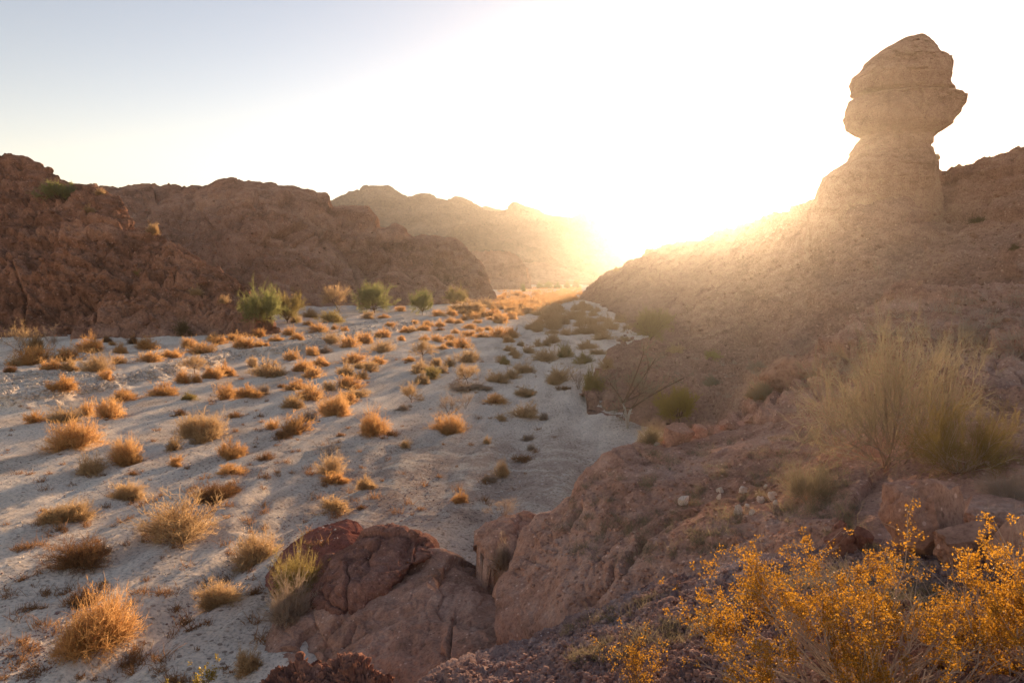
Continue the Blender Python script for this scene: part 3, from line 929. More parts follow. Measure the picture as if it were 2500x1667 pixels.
def twigs_from(pts, per, tmin, lmin, lmax, spread, up, K, w0, w1, acc, power=1.0):
    Nn, KK, _ = pts.shape
    idx = np.repeat(np.arange(Nn), per)
    t = tmin + (1 - tmin)*rng.random(len(idx))**power
    x = t*(KK - 1)
    i = np.minimum(x.astype(int), KK - 2)
    fr = (x - i)[:, None]
    b = pts[idx, i]*(1 - fr) + pts[idx, i + 1]*fr
    d = unit(pts[idx, i + 1] - pts[idx, i])
    dirs = unit(d + spread*rng.normal(size=(len(idx), 3)) + np.array([0, 0, up]))
    L = rng.uniform(lmin, lmax, len(idx))
    bend = rng.normal(size=(len(idx), 3))*.22
    c = curve(b, dirs, L, bend, K)
    acc.add(ribbons(c, np.linspace(w0, w1, K)[None].repeat(len(idx), 0)))
    return c


def dome_plant(n1=70, n2=9, n3=4, h=.55, w=.011, flat=.0, low=.0, seed=0, tmin=.35, jit=.07, lop=.25):
    """dome of fine twigs, 1 wide; returns foliage, stems"""
    az = rng.uniform(0, 2*math.pi, n1)
    cz = np.clip(rng.beta(1.3, 1.2, n1), .03, 1)
    ce = np.sqrt(1 - cz**2)
    d = np.stack([ce*np.cos(az), ce*np.sin(az), cz*h/.5*(1 - flat)], 1)
    lob = 1 + lop*np.sin(az*2 + rng.uniform(0, 6)) * .5 + lop*np.sin(az*3 + rng.uniform(0, 6))*.5
    L = .46*rng.uniform(.62, 1.06, n1)*lob
    b = np.stack([rng.normal(size=n1)*jit, rng.normal(size=n1)*jit, np.zeros(n1)], 1)
    bend = rng.normal(size=(n1, 3))*.12
    bend[:, 2] -= .10
    st = curve(b, d, L, bend, 5)
    fo, sm = Acc(), Acc()
    sm.add(ribbons(st, np.linspace(w*1.8, w*.7, 5)[None].repeat(n1, 0)))
    c2 = twigs_from(st, n2, tmin, .10, .24, .65, .35, 4, w, w*.55, fo)
    if n3:
        twigs_from(c2, n3, .3, .04, .11, .75, .35, 3, w*.75, w*.4, fo)
    return fo.get(), sm.get()


def bare_plant(n0=6, n1=6, n2=6, n3=5, h=1.0, spread=.55, w=.02, trunk=0.0, up=.2, fine=1.0, tm=.25):
    """leafless branching shrub, about 1 wide and h high"""
    st = Acc()
    fo = Acc()
    base = np.zeros((n0, 3))
    base[:, :2] = rng.normal(size=(n0, 2))*.03
    if trunk:
        tp = curve(np.zeros((1, 3)), np.array([[.08, .02, 1.]]), np.array([trunk]), rng.normal(size=(1, 3))*.2, 6)
        for _ in range(3):
            st.add(ribbons(tp, np.linspace(w*2.4, w*1.6, 6)[None]))
        base = np.repeat(tp[:, -1], n0, 0)
    az = np.linspace(0, 2*math.pi, n0, endpoint=False) + rng.uniform(-.4, .4, n0)
    el = rng.uniform(.5, 1.25, n0)
    d = np.stack([np.cos(el)*np.cos(az)*spread*1.6, np.cos(el)*np.sin(az)*spread*1.6, np.sin(el)*h*.9], 1)
    c0 = curve(base, d, np.full(n0, .62 if not trunk else .5)*rng.uniform(.75, 1.1, n0), rng.normal(size=(n0, 3))*.18, 7)
    for _ in range(2):
        st.add(ribbons(c0, np.linspace(w*1.5, w*.6, 7)[None].repeat(n0, 0)))
    c1 = twigs_from(c0, n1, tm, .22, .42, .45, up, 5, w*.7, w*.35, st)
    c2 = twigs_from(c1, n2, .25, .10, .24, .5, up, 4, w*.4*fine, w*.25*fine, fo)
    if n3:
        twigs_from(c2, n3, .3, .05, .12, .6, up, 3, w*.3*fine, w*.18*fine, fo)
    return fo.get(), st.get()


def mesh_of(name, parts, mats):
    vs, fs, mi, n = [], [], [], 0
    for k, (v, f) in enumerate(parts):
        vs.append(v)
        fs.append(f + n)
        mi.append(np.full(len(f), k))
        n += len(v)
    v = np.concatenate(vs).astype(np.float32)
    f = np.concatenate(fs).astype(np.int32)
    me = bpy.data.meshes.new(name)
    me.vertices.add(len(v))
    me.vertices.foreach_set('co', v.ravel())
    me.loops.add(len(f)*4)
    me.loops.foreach_set('vertex_index', f.ravel())
    me.polygons.add(len(f))
    me.polygons.foreach_set('loop_start', np.arange(0, len(f)*4, 4, dtype=np.int32))
    for m in mats:
        me.materials.append(m)
    me.polygons.foreach_set('material_index', np.concatenate(mi).astype(np.int32))
    me.update()
    return me


def norm_part(parts, h=None):
    """scale so that the whole is 1 wide and 1 high"""
    allv = np.concatenate([p[0] for p in parts])
    lo = np.percentile(allv, 1, axis=0)
    hi = np.percentile(allv, 99, axis=0)
    sx = 1/max(hi[0] - lo[0], hi[1] - lo[1])
    sz = 1/hi[2]
    c = (hi + lo)/2
    return [((v - np.array([c[0], c[1], 0]))*np.array([sx, sx, sz]), f) for v, f in parts]


VAR = {}


def variants(key, n, fn, fol, stem):
    L = []
    for k in range(n):
        parts = norm_part(fn())
        L.append(dict(both=mesh_of(key, parts, [M[fol], M[stem]]),
                      fol=mesh_of('foliage', parts[:1], [M[fol]]), stem=mesh_of('stems', parts[1:], [M[stem]])))
    VAR[key] = (L, fol, stem)


def clump(n, *a, **k):
    """one to three uneven domes grown together"""
    F, Sm = Acc(), Acc()
    for q in range(n):
        f_, s_ = dome_plant(*a, **k)
        sc_ = np.array([1, rng.uniform(.75, 1.1), rng.uniform(.7, 1.15)])*(1 if q == 0 else rng.uniform(.45, .8))
        off = np.zeros(3) if q == 0 else np.array([*(rng.uniform(.22, .48)*unit(rng.normal(size=2))), 0])
        F.add((f_[0]*sc_ + off, f_[1]))
        Sm.add((s_[0]*sc_ + off, s_[1]))
    return F.get(), Sm.get()


_k = iter([1, 2, 1, 3, 2, 1, 2, 3, 1, 2])
variants('dome', 10, lambda: clump(next(_k), 70, 9, 4, .55, .012, lop=.45), 'orange', 'brown')
_k2 = iter([1, 2, 2, 3, 1])
variants('fine', 5, lambda: clump(next(_k2), 130, 13, 5, .55, .0062, lop=.45), 'orange', 'brown')
variants('wisp', 3, lambda: dome_plant(110, 9, 4, .6, .0065, tmin=.3, lop=.45), 'tan', 'brown')
variants('low', 4, lambda: dome_plant(70, 8, 3, .22, .012, jit=.2, lop=.5), 'brown', 'dark')
variants('bare', 4, lambda: bare_plant(6, 6, 7, 6, 1.0, .6, .014), 'grey', 'stem')
variants('tree', 3, lambda: bare_plant(7, 7, 10, 9, .75, .62, .016, .28, .3), 'tan', 'stem')
variants('green', 4, lambda: bare_plant(11, 8, 10, 9, .8, .7, .018, .10, .35, 1.15, .22), 'green', 'stem')
CNT = {}


def put(name, var, u, v, wpx, hpx, fol=None, stem=None, parts=False, sink=.04, d=None, rot=None):
    L, f0, s0 = VAR[var]
    p, nrm, dist = hit(u, v)
    if p is None:
        p = gp(u, v)
        dist = p[1]
    k = dist/F0
    W, Hh = wpx*k, hpx*k
    CNT[var] = CNT.get(var, -1) + 1
    m = L[CNT[var] % len(L)]
    rz = rng.uniform(0, 2*math.pi) if rot is None else rot
    p = p + np.array([0, W*.22, 0])
    # drop to the ground under the middle of the plant
    h = BVH.ray_cast(Vector((p[0], p[1], p[2] + Hh + .8)), Vector((0, 0, -1)), 60)
    if h[0] is not None and abs(h[0][2] - p[2]) < Hh*.6 + .3:
        p[2] = h[0][2]
    p[2] -= sink*Hh
    sc = (W*1.02, W*1.02*rng.uniform(.85, 1.0), Hh*1.04)

    def link(nm, me, mats, par=None):
        o = bpy.data.objects.new(nm, me)
        COL.objects.link(o)
        if par:
            o.parent = par
        else:
            o.location = p
            o.rotation_euler = (0, 0, rz)
            o.scale = sc
        for sl_, mm in zip(o.material_slots, mats):
            if mm:
                sl_.link = 'OBJECT'
                sl_.material = M[mm]
        return o
    if parts:
        r = empty(name, p)
        r.rotation_euler = (0, 0, rz)
        r.scale = sc
        link('foliage', m['fol'], [fol], r)
        link('stems', m['stem'], [stem], r)
        return r
    return link(name, m['both'], [fol, stem])


# landmarks that labels may point at
LM = [(660, 770, 'the twin green trees'), (910, 745, 'the round green tree'), (1025, 745, 'the pale feathery green tree'), (816, 740, 'the ragged grey tree'),
      (25, 835, 'the big pale shrub by the cliff'), (850, 1360, 'the foreground boulders'), (1005, 965, 'the little umbrella shaped shrub'),
      (1100, 985, 'the large bare grey shrub'), (1032, 860, 'the tall branchy tan shrub'), (420, 1290, 'the widest twiggy bush'), (215, 1550, 'the big fluffy bottom bush'),
      (168, 1070, 'the big golden bush'), (910, 1035, 'the upright orange bush'), (1440, 960, 'the rocky bench'), (1530, 1000, 'the white trunked tree'),
      (480, 1050, 'the wide tan gold bush'), (580, 955, 'the long orange thicket'), (466, 895, 'the small olive tree on the bank'), (1228, 810, 'the dark based orange thicket')]
ORD = ['nearest', 'second nearest', 'third nearest', 'fourth nearest', 'fifth nearest', 'sixth nearest', 'seventh nearest', 'eighth nearest', 'ninth nearest', 'tenth nearest',
       'eleventh nearest', 'twelfth nearest', 'thirteenth nearest']
PEND = []


def where(u, v):
    best = min(LM, key=lambda l: math.hypot(u - l[0], (v - l[1])*1.3))
    dx, dy = u - best[0], v - best[1]
    a = []
    if abs(dy) > .35*abs(dx):
        a.append('in front' if dy > 0 else 'behind')
    if abs(dx) > .5*abs(dy):
        a.append('right' if dx > 0 else 'left')
    s = ' and '.join(a)
    return s + ' of', best[2], math.hypot(dx, dy)


TYPES = {  # code: (variant, foliage, stems, colour word, kind words, name, category)
    'o': ('dome', 'orange', 'brown', 'orange', 'bush', 'dry_shrub', 'shrub'),
    't': ('dome', 'tan', 'brown', 'tan', 'bush', 'dry_shrub', 'shrub'),
    'y': ('dome', 'olive', 'brown', 'olive gold', 'bush', 'dry_shrub', 'shrub'),
    'g': ('dome', 'grey', 'brown', 'greyish', 'bush', 'dry_shrub', 'shrub'),
    'd': ('dome', 'brown', 'dark', 'dark brown', 'bush', 'dry_shrub', 'shrub'),
    'l': ('low', 'brown', 'dark', 'brown', 'low heap of dead twigs', 'twig_mound', 'dead brush'),
    'b': ('bare', 'grey', 'stem', 'grey', 'leafless shrub', 'bare_shrub', 'shrub'),
    'e': ('tree', 'tan', 'stem', 'tan', 'branchy shrub', 'branchy_shrub', 'shrub'),
    'w': ('wisp', 'tan', 'brown', 'tan', 'wispy twiggy bush', 'twiggy_shrub', 'shrub'),
}
BUSH = """
80 856 50 45 t;70 891 75 40 o;32 894 34 20 t;20 910 27 18 d;118 903 40 25 o;160 884 70 37 o;162 905 46 28 t;218 861 50 34 o;228 907 84 45 w;
252 928 40 31 o;290 863 36 24 o;288 889 32 23 o;259 836 24 15 d;273 843 18 11 o;320 840 30 22 d;352 852 64 30 o;361 886 60 26 o;412 874 55 26 o;141 955 68 30 o;
295 982 58 34 o;392 966 70 42 o;205 1013 50 38 o;259 1021 68 42 o;82 1033 50 38 o;145 1032 72 34 t;168 1097 132 68 O;298 1138 100 58 O;212 1160 90 48 w;482 1072 105 56 T;
486 1083 42 30 t;423 1101 48 33 t;425 1138 44 22 o;560 1120 58 40 o;556 1160 64 32 o;645 1123 45 17 l;432 1016 40 16 l;572 1020 50 13 l;457 976 30 18 y;661 1049 42 34 o;322 1160 30 10 l;
455 850 38 24 o;478 864 66 26 o;519 832 42 18 o;530 841 42 18 o;569 834 52 20 o;591 851 52 25 o;636 847 38 20 o;630 823 36 20 o;672 833 38 20 o;702 818 42 23 o;725 830 34 22 o;
774 812 54 26 o;752 794 26 14 o;466 917 66 48 e;444 935 42 32 o;476 935 30 28 o;515 925 42 34 o;549 918 40 26 o;613 896 30 26 t;649 920 70 40 t;706 880 42 25 o;761 868 34 22 o;
795 863 42 18 g;735 907 50 30 o;778 894 54 27 o;762 923 60 30 o;550 975 52 42 o;603 971 56 34 o;642 963 32 22 g;719 953 48 27 o;686 946 20 10 l;755 978 66 40 o;713 996 62 31 t;
809 1015 80 46 O;744 1030 48 28 g;718 1060 68 40 o;689 1071 54 22 d;910 1063 92 62 O;957 1064 45 12 l;1097 1063 95 46 O;1093 1016 84 62 b;1133 1000 42 44 b;1005 984 56 50 e;
985 1002 44 13 g;1138 943 66 52 e;1150 956 100 18 g;1108 952 30 22 b;1032 885 68 54 e;1030 910 54 28 t;1056 926 44 30 y;1030 938 40 30 t;1077 911 36 20 t;1065 893 32 20 t;
1094 896 34 24 t;1142 884 66 30 t;998 883 34 14 o;866 889 62 30 o;922 890 36 21 o;877 900 38 17 t;904 906 42 24 t;841 917 50 27 t;880 926 38 22 o;847 950 60 30 o;803 955 38 27 t;
866 972 58 28 t;847 988 46 33 o;930 862 64 32 w;850 848 48 36 o;808 838 50 30 w;890 839 40 32 o;934 824 38 26 o;979 832 20 12 o;1036 832 26 17 o;1067 835 34 25 o;1097 830 28 14 o;
1131 851 44 28 o;1100 845 26 16 o;1080 854 30 16 o;1222 825 60 32 o;1250 826 44 24 o;1243 836 28 17 o;1141 821 40 18 o;1175 824 30 14 o;1112 814 22 12 o;1148 803 30 16 o;1169 810 22 12 o;
1190 806 26 13 o;1166 789 20 13 o;1196 781 24 13 o;995 813 42 17 o;1032 807 34 16 o;1044 798 32 16 o;1074 798 28 20 o;1100 789 30 17 o;1118 790 24 14 o;1131 782 22 18 o;1073 807 26 8 l;
816 805 20 15 o;840 808 20 14 o;990 1096 34 26 t;790 1117 84 42 b;804 1156 72 48 w;815 1182 60 30 o;893 1195 46 24 t;830 1065 26 8 l;1210 988 50 26 o;1281 970 56 28 t;1279 1022 64 40 t;
1328 1026 24 18 g;1222 1028 36 17 t;1189 1083 26 20 t;1290 1076 38 15 g;1297 1101 24 17 g;1281 1128 64 14 l;1222 1166 52 40 w;1195 1178 40 18 g;1121 1227 38 31 o;1222 885 28 24 t;
1232 890 24 22 y;1330 882 74 34 t;1378 873 44 34 y;1422 889 60 30 y;1281 911 50 32 t;1215 935 56 32 t;1250 926 50 26 t;1363 938 62 36 t;1410 952 48 58 b;1446 947 52 46 y;1376 953 50 10 l;
1480 905 44 26 t;1437 851 58 24 t;1465 866 54 14 t;1348 839 40 26 t;1312 847 30 24 t;1292 863 24 18 t;1257 869 30 18 t;1262 876 22 14 t;1242 858 26 16 t;1272 845 18 13 t;1334 845 20 16 t;
1349 815 36 14 t;1379 818 30 22 t;1403 817 26 8 t;1307 808 32 15 t;1349 796 30 14 t;1319 790 26 13 t;1472 829 54 26 t;1450 807 30 32 t;1400 780 32 16 t;1522 834 30 16 t;1530 814 30 26 e;
1413 797 32 22 t;1430 980 18 22 t;303 1222 78 38 T;150 1276 110 42 T;523 1222 120 34 D;420 1325 190 108 W;178 1394 145 72 D;617 1381 128 74 T;527 1484 98 52 T;198 1480 100 38 L;
215 1594 195 112 O;600 1645 74 50 t;620 1452 50 14 l;812 1254 75 38 t;882 1243 28 8 l;1222 1265 90 45 b;1224 1400 55 60 g;
754 775 40 26 t;802 787 70 30 y;897 778 40 18 t;1140 760 90 26 t;975 760 32 13 o;935 777 30 12 o;1180 752 50 22 t;720 787 30 14 t;
1070 772 34 16 o;1100 770 30 15 o;1128 768 28 14 o;1012 790 26 12 o;950 795 30 13 o
"""
SIZEW = [(24, 'tiny'), (42, 'small'), (70, 'middling'), (110, 'large'), (999, 'huge')]
GRP = 'dry desert bushes scattered over the wash'
SPEC = {'dry_shrub': GRP, 'twig_mound': 'low heaps of dead twigs on the sand', 'bare_shrub': 'leafless grey shrubs', 'branchy_shrub': 'branchy shrubs on short trunks', 'twiggy_shrub': 'wispy twiggy bushes'}
UNIQ = {(168, 1097): 'big golden bush near the left edge, rounded and dense', (910, 1063): 'upright orange bush alone in mid wash with a broad fan of twigs',
        (420, 1325): 'widest twiggy bush, thin upright twigs over a dense brown skirt', (215, 1594): 'big fluffy pale orange bush at the bottom left of the wash',
        (1005, 984): 'little umbrella shaped shrub, a dome of twigs on one short trunk', (1093, 1016): 'large bare grey shrub behind a bright orange bush',
        (1032, 885): 'tall branchy tan shrub standing above a huddle of bushes', (482, 1072): 'wide tan gold bush left of centre on the open sand',
        (466, 917): 'small olive tree at the foot of the eroded bank', (550, 975): 'left tall end of the long orange thicket', (603, 971): 'middle part of the long orange thicket',
        (1222, 825): 'dark based orange thicket on the shadow edge', (178, 1394): 'dark reddish brown bush with a black underside in front of the pale sand',
        (198, 1480): 'curled heap of dead brown brush behind the big fluffy bottom bush', (1097, 1063): 'bright orange bush in front of the large bare grey shrub'}
for item in BUSH.replace('\n', '').split(';'):
    if not item.strip():
        continue
    u, v, wpx, hpx, ty = item.split()
    u, v, wpx, hpx = map(float, (u, v, wpx, hpx))
    big = ty.isupper()
    if not big and ty in 'oty':
        wpx *= rng.uniform(.95, 1.2)
        hpx *= rng.uniform(.72, 1.08)
    var, fol, stem, cw, kw, nm, cat = TYPES[ty.lower()]
    if big and var == 'dome':
        var = 'fine'
    parts = wpx >= 70 or var in ('tree', 'bare')
    o = put(nm, var, u, v, wpx, hpx, fol, stem, parts)
    key = (int(u), int(v))
    if key in UNIQ:
        tag(o, UNIQ[key], cat, SPEC[nm])
    else:
        sz = next(s for lim, s in SIZEW if wpx <= lim)
        r, lm, dist = where(u, v)
        PEND.append((o, sz, cw, kw, r, lm, dist, cat, SPEC[nm]))
from collections import defaultdict
_by = defaultdict(list)
for x in PEND:
    _by[x[1:6]].append(x)
for key, L in _by.items():
    L.sort(key=lambda x: x[6])
    for k, x in enumerate(L):
        sz, cw, kw, r, lm = key
        s = f'{sz} {cw} {kw} {r} {lm}' if len(L) == 1 else f'{sz} {cw} {kw}, {ORD[k]} {r} {lm}'
        if len(s.split()) > 16:
            s = s.replace('low heap of dead twigs', 'twig heap').replace('middling ', '').replace(' shaped', '').replace('olive gold', 'olive')
        if len(s.split()) > 16:
            s = s.replace(sz + ' ', '', 1)
        tag(x[0], s, x[7], x[8])

# far stretch of the wash, sunlit and shaded: single bushes, then the mass beyond
def inside(u, v, poly):
    c = False
    for (x1, y1), (x2, y2) in zip(poly, poly[1:] + poly[:1]):
        if (y1 > v) != (y2 > v) and u < (x2 - x1)*(v - y1)/(y2 - y1) + x1:
            c = not c
    return c


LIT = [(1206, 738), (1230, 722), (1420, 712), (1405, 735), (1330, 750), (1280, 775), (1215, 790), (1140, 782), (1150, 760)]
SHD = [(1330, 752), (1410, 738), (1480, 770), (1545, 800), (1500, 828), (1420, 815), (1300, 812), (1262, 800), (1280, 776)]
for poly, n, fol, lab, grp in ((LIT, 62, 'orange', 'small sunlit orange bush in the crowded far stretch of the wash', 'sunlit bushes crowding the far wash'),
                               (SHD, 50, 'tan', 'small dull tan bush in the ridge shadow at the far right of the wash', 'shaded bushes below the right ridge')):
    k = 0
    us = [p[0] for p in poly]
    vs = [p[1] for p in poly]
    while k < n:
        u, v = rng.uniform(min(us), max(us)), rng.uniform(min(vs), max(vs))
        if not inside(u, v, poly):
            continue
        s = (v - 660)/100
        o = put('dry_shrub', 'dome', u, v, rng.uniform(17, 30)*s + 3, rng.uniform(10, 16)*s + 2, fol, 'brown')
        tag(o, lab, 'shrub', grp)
        k += 1

# the mass of bushes beyond: nobody could count them
acc = Acc()
cl = [dome_plant(26, 6, 2, .55, .03) for _ in range(5)]
for k in range(900):
    poly = [(1206, 740), (1215, 712), (1420, 700), (1418, 730), (1330, 750), (1290, 770)]
    u, v = rng.uniform(1200, 1420), 700 + 65*rng.random()**1.3
    if not inside(u, v, poly):
        continue
    p = gp(u, v)
    if p[1] > 380:
        continue
    W = rng.uniform(1.2, 2.6)
    a = rng.uniform(0, 6.28)
    R = np.array([[math.cos(a), -math.sin(a), 0], [math.sin(a), math.cos(a), 0], [0, 0, 1]])
    for vv, ff in cl[k % 5]:
        acc.add(((vv*np.array([W, W, W*.95])) @ R.T + p + np.array([0, 0, -.05]), ff))
v, f = acc.get()
tag(mesh_obj('distant_brush', v, f, M['orange'], loc=(v[:, 0].mean(), v[:, 1].mean(), 0)), 'mass of small sunlit orange brush filling the far end of the wash', 'brush', kind='stuff')

# --- trees and shrubs along the left bank and on the slopes
def special(name, var, u, v, wp, hp, label, cat, fol=None, stem=None, grp=None, **k):
    return tag(put(name, var, u, v, wp, hp, fol, stem, True, **k), label, cat, grp)


G1 = 'green desert trees along the left bank'
special('desert_tree', 'green', 632, 800, 104, 98, 'taller yellow green tree of the pair at the foot of the left hill', 'tree', 'green', 'stem', G1)
special('desert_tree', 'green', 697, 790, 82, 72, 'duller grey green tree leaning on the right of the taller green one', 'tree', 'olive', 'stem', G1)
special('desert_tree', 'tree', 816, 764, 66, 66, 'ragged grey tree with drooping dead clumps left of the round green tree', 'tree', 'tan', 'stem', G1)
special('desert_tree', 'green', 910, 764, 94, 70, 'round dense green tree standing alone at the foot of the middle hill', 'tree', 'green', 'stem', G1)
special('desert_tree', 'green', 1025, 770, 66, 60, 'pale feathery green tree right of the round green tree', 'tree', 'green', 'stem', G1)
special('desert_tree', 'green', 1113, 748, 54, 46, 'dim olive tree against the right end of the middle hill', 'tree', 'olive', 'stem', G1)
special('bare_shrub', 'bare', 22, 860, 90, 74, 'big pale leafless shrub at the left edge below the dark hill', 'shrub', 'tan', 'stem')
special('bare_shrub', 'bare', 122, 860, 46, 66, 'thin pale leafless sapling beside the big pale shrub', 'shrub', 'grey', 'wood')
special('hill_shrub', 'green', 129, 513, 84, 46, 'pale yellow green shrub under the cliff on the dark hill', 'shrub', 'green', 'stem')
GH = 'small shrubs growing on the dark left hill'
for u, v, wp, hp, c, lab in ((214, 523, 26, 17, 'tan', 'small pale shrub below the rock outcrop on the dark hill'), (241, 478, 26, 16, 'tan', 'small shrub on top of the rock outcrop on the dark hill'),
                             (374, 588, 30, 22, 'tan', 'tan shrub on the crest line of the dark hill'), (333, 672, 24, 17, 'olive', 'small olive shrub halfway down the dark hill'),
                             (476, 720, 28, 18, 'tan', 'tan shrub low on the slope of the dark hill'), (546, 745, 28, 17, 'tan', 'lowest tan shrub on the slope above the green trees'),
                             (440, 822, 50, 34, 'dark', 'dark green shrub in shade at the foot of the dark hill')):
    tag(put('hill_shrub', 'dome', u, v, wp, hp, c, 'brown'), lab, 'shrub', GH)
GF = 'far olive shrubs at the end of the wash'
for u, wp, hp in ((1278, 14, 18), (1318, 20, 12), (1340, 26, 15), (1362, 26, 14), (1384, 20, 16), (1408, 20, 20)):
    tag(put('dry_shrub', 'dome', u, 704 if u > 1300 else 712, wp, hp, 'green', 'brown'), 'far olive shrub where the wash meets the low dark hills', 'shrub', GF)
special('bushy_shrub', 'green', 1597, 832, 96, 78, 'tall dull olive shrub at the foot of the shaded right ridge', 'shrub', 'olive', 'stem')
special('bushy_shrub', 'green', 1650, 1048, 134, 84, 'broad yellow green shrub behind the row of red stones', 'shrub', 'leafg', 'stem')
special('bushy_shrub', 'wisp', 1592, 1085, 64, 48, 'grey olive shrub left of the broad yellow green shrub', 'shrub', 'wisp', 'stem')
special('bushy_shrub', 'fine', 712, 1466, 124, 108, 'olive green shrub growing against the red boulder slab', 'shrub', 'olive', 'brown')
special('bushy_shrub', 'fine', 700, 1522, 116, 110, 'grey olive twiggy shrub in front of the olive green shrub by the boulders', 'shrub', 'grey', 'dark')
GR = 'small shrubs on the shaded right slopes'
for u, v, wp, hp, c, lab in ((1745, 880, 40, 22, 'olive', 'small green shrub on the shaded bench below the ridge'), (1650, 860, 36, 20, 'tan', 'tan shrub on the left part of the shaded bench'),
                             (1850, 905, 44, 22, 'grey', 'tan shrub below the overhanging stone on the bench'), (2390, 545, 40, 16, 'dark', 'dark flat shrub high on the right slope'),
                             (2480, 610, 24, 14, 'dark', 'small dark shrub on the right slope by the frame edge'), (2290, 403, 12, 14, 'tan', 'tiny shrub on the skyline beside the balanced rock'),
                             (2322, 403, 18, 14, 'tan', 'small shrub on the skyline right of the balanced rock'), (1505, 663, 16, 12, 'tan', 'tiny shrub on the crest of the far ridge nose'),
                             (1740, 940, 60, 26, 'wisp', 'tan shrub near the middle of the valley below the bench'), (1860, 985, 70, 40, 'wisp', 'faded tan shrub behind the red rock rib')):
    tag(put('hill_shrub', 'dome', u, v, wp, hp, c, 'brown'), lab, 'shrub', GR)
variants('wispy', 1, lambda: bare_plant(20, 9, 7, 4, .8, .85, .0085, 0, .25, .9, .18), 'tan', 'wood')
variants('wispy2', 2, lambda: bare_plant(20, 9, 8, 5, .6, .75, .010, 0, .2, .95, .15), 'tan', 'wood')
special('wispy_shrub', 'wispy', 2205, 1150, 520, 390, 'very large pale wispy shrub with bare twig tips on the right slope', 'shrub', 'wisp', 'wood', rot=.4)
special('wispy_shrub', 'wispy2', 2390, 1165, 320, 190, 'low olive gold shrub with grey branches right of the very large wispy shrub', 'shrub', 'goldolive', 'wood', rot=1.0)
special('wispy_shrub', 'wispy2', 1990, 1228, 160, 105, 'tan dry shrub left of the very large wispy shrub', 'shrub', 'wisp', 'wood', rot=2.0)
special('wispy_shrub', 'wispy2', 2480, 1225, 150, 80, 'pale dry grassy shrub behind the right hand boulders', 'shrub', 'grey', 'wood', rot=3.0)

# --- white trunked tree in the gap
p, _, dist = hit(1532, 1046)
tr = empty('white_trunked_tree', p)
k = dist/F0
acc, fo = Acc(), Acc()
tp = curve(np.zeros((2, 3)), np.array([[-.06, 0, 1.], [-.12, .05, 1.]]), np.array([64*k, 50*k]), np.array([[-.12, 0, 0], [.3, 0, 0]]), 7)
for _ in range(5):
    acc.add(ribbons(tp, np.linspace(9*k, 5*k, 7)[None].repeat(2, 0)))
acc2 = Acc()
top = tp[:, -1]
dirs = unit(np.array([[.75, .2, .8], [.5, -.1, 1], [-.3, .1, .6], [.9, .1, .45], [.2, .3, .9], [-.5, 0, .1], [.6, .2, .7], [1., 0, .75]]))
c0 = curve(np.repeat(top, 4, 0), dirs, np.array([120, 90, 50, 90, 80, 40, 110, 130])*k, rng.normal(size=(8, 3))*.15, 7)
acc2.add(ribbons(c0, np.linspace(5*k, 2*k, 7)[None].repeat(8, 0)))
c1 = twigs_from(c0, 6, .2, 18*k, 45*k, .5, .1, 5, 1.8*k, 1*k, acc2)
c2 = twigs_from(c1, 6, .2, 10*k, 24*k, .6, 0, 4, 1.1*k, .6*k, fo)
twigs_from(c2, 5, .2, 5*k, 12*k, .7, 0, 3, .8*k, .5*k, fo)
for nm, A, m in (('trunk', acc, 'bark'), ('branches', acc2, 'stem'), ('crown', fo, 'wisp')):
    v, f = A.get()
    mesh_obj(nm, v + p, f, M[m], tr, p)
tag(tr, 'thin tree with a white trunk and ragged dry crown beside the bench', 'tree')

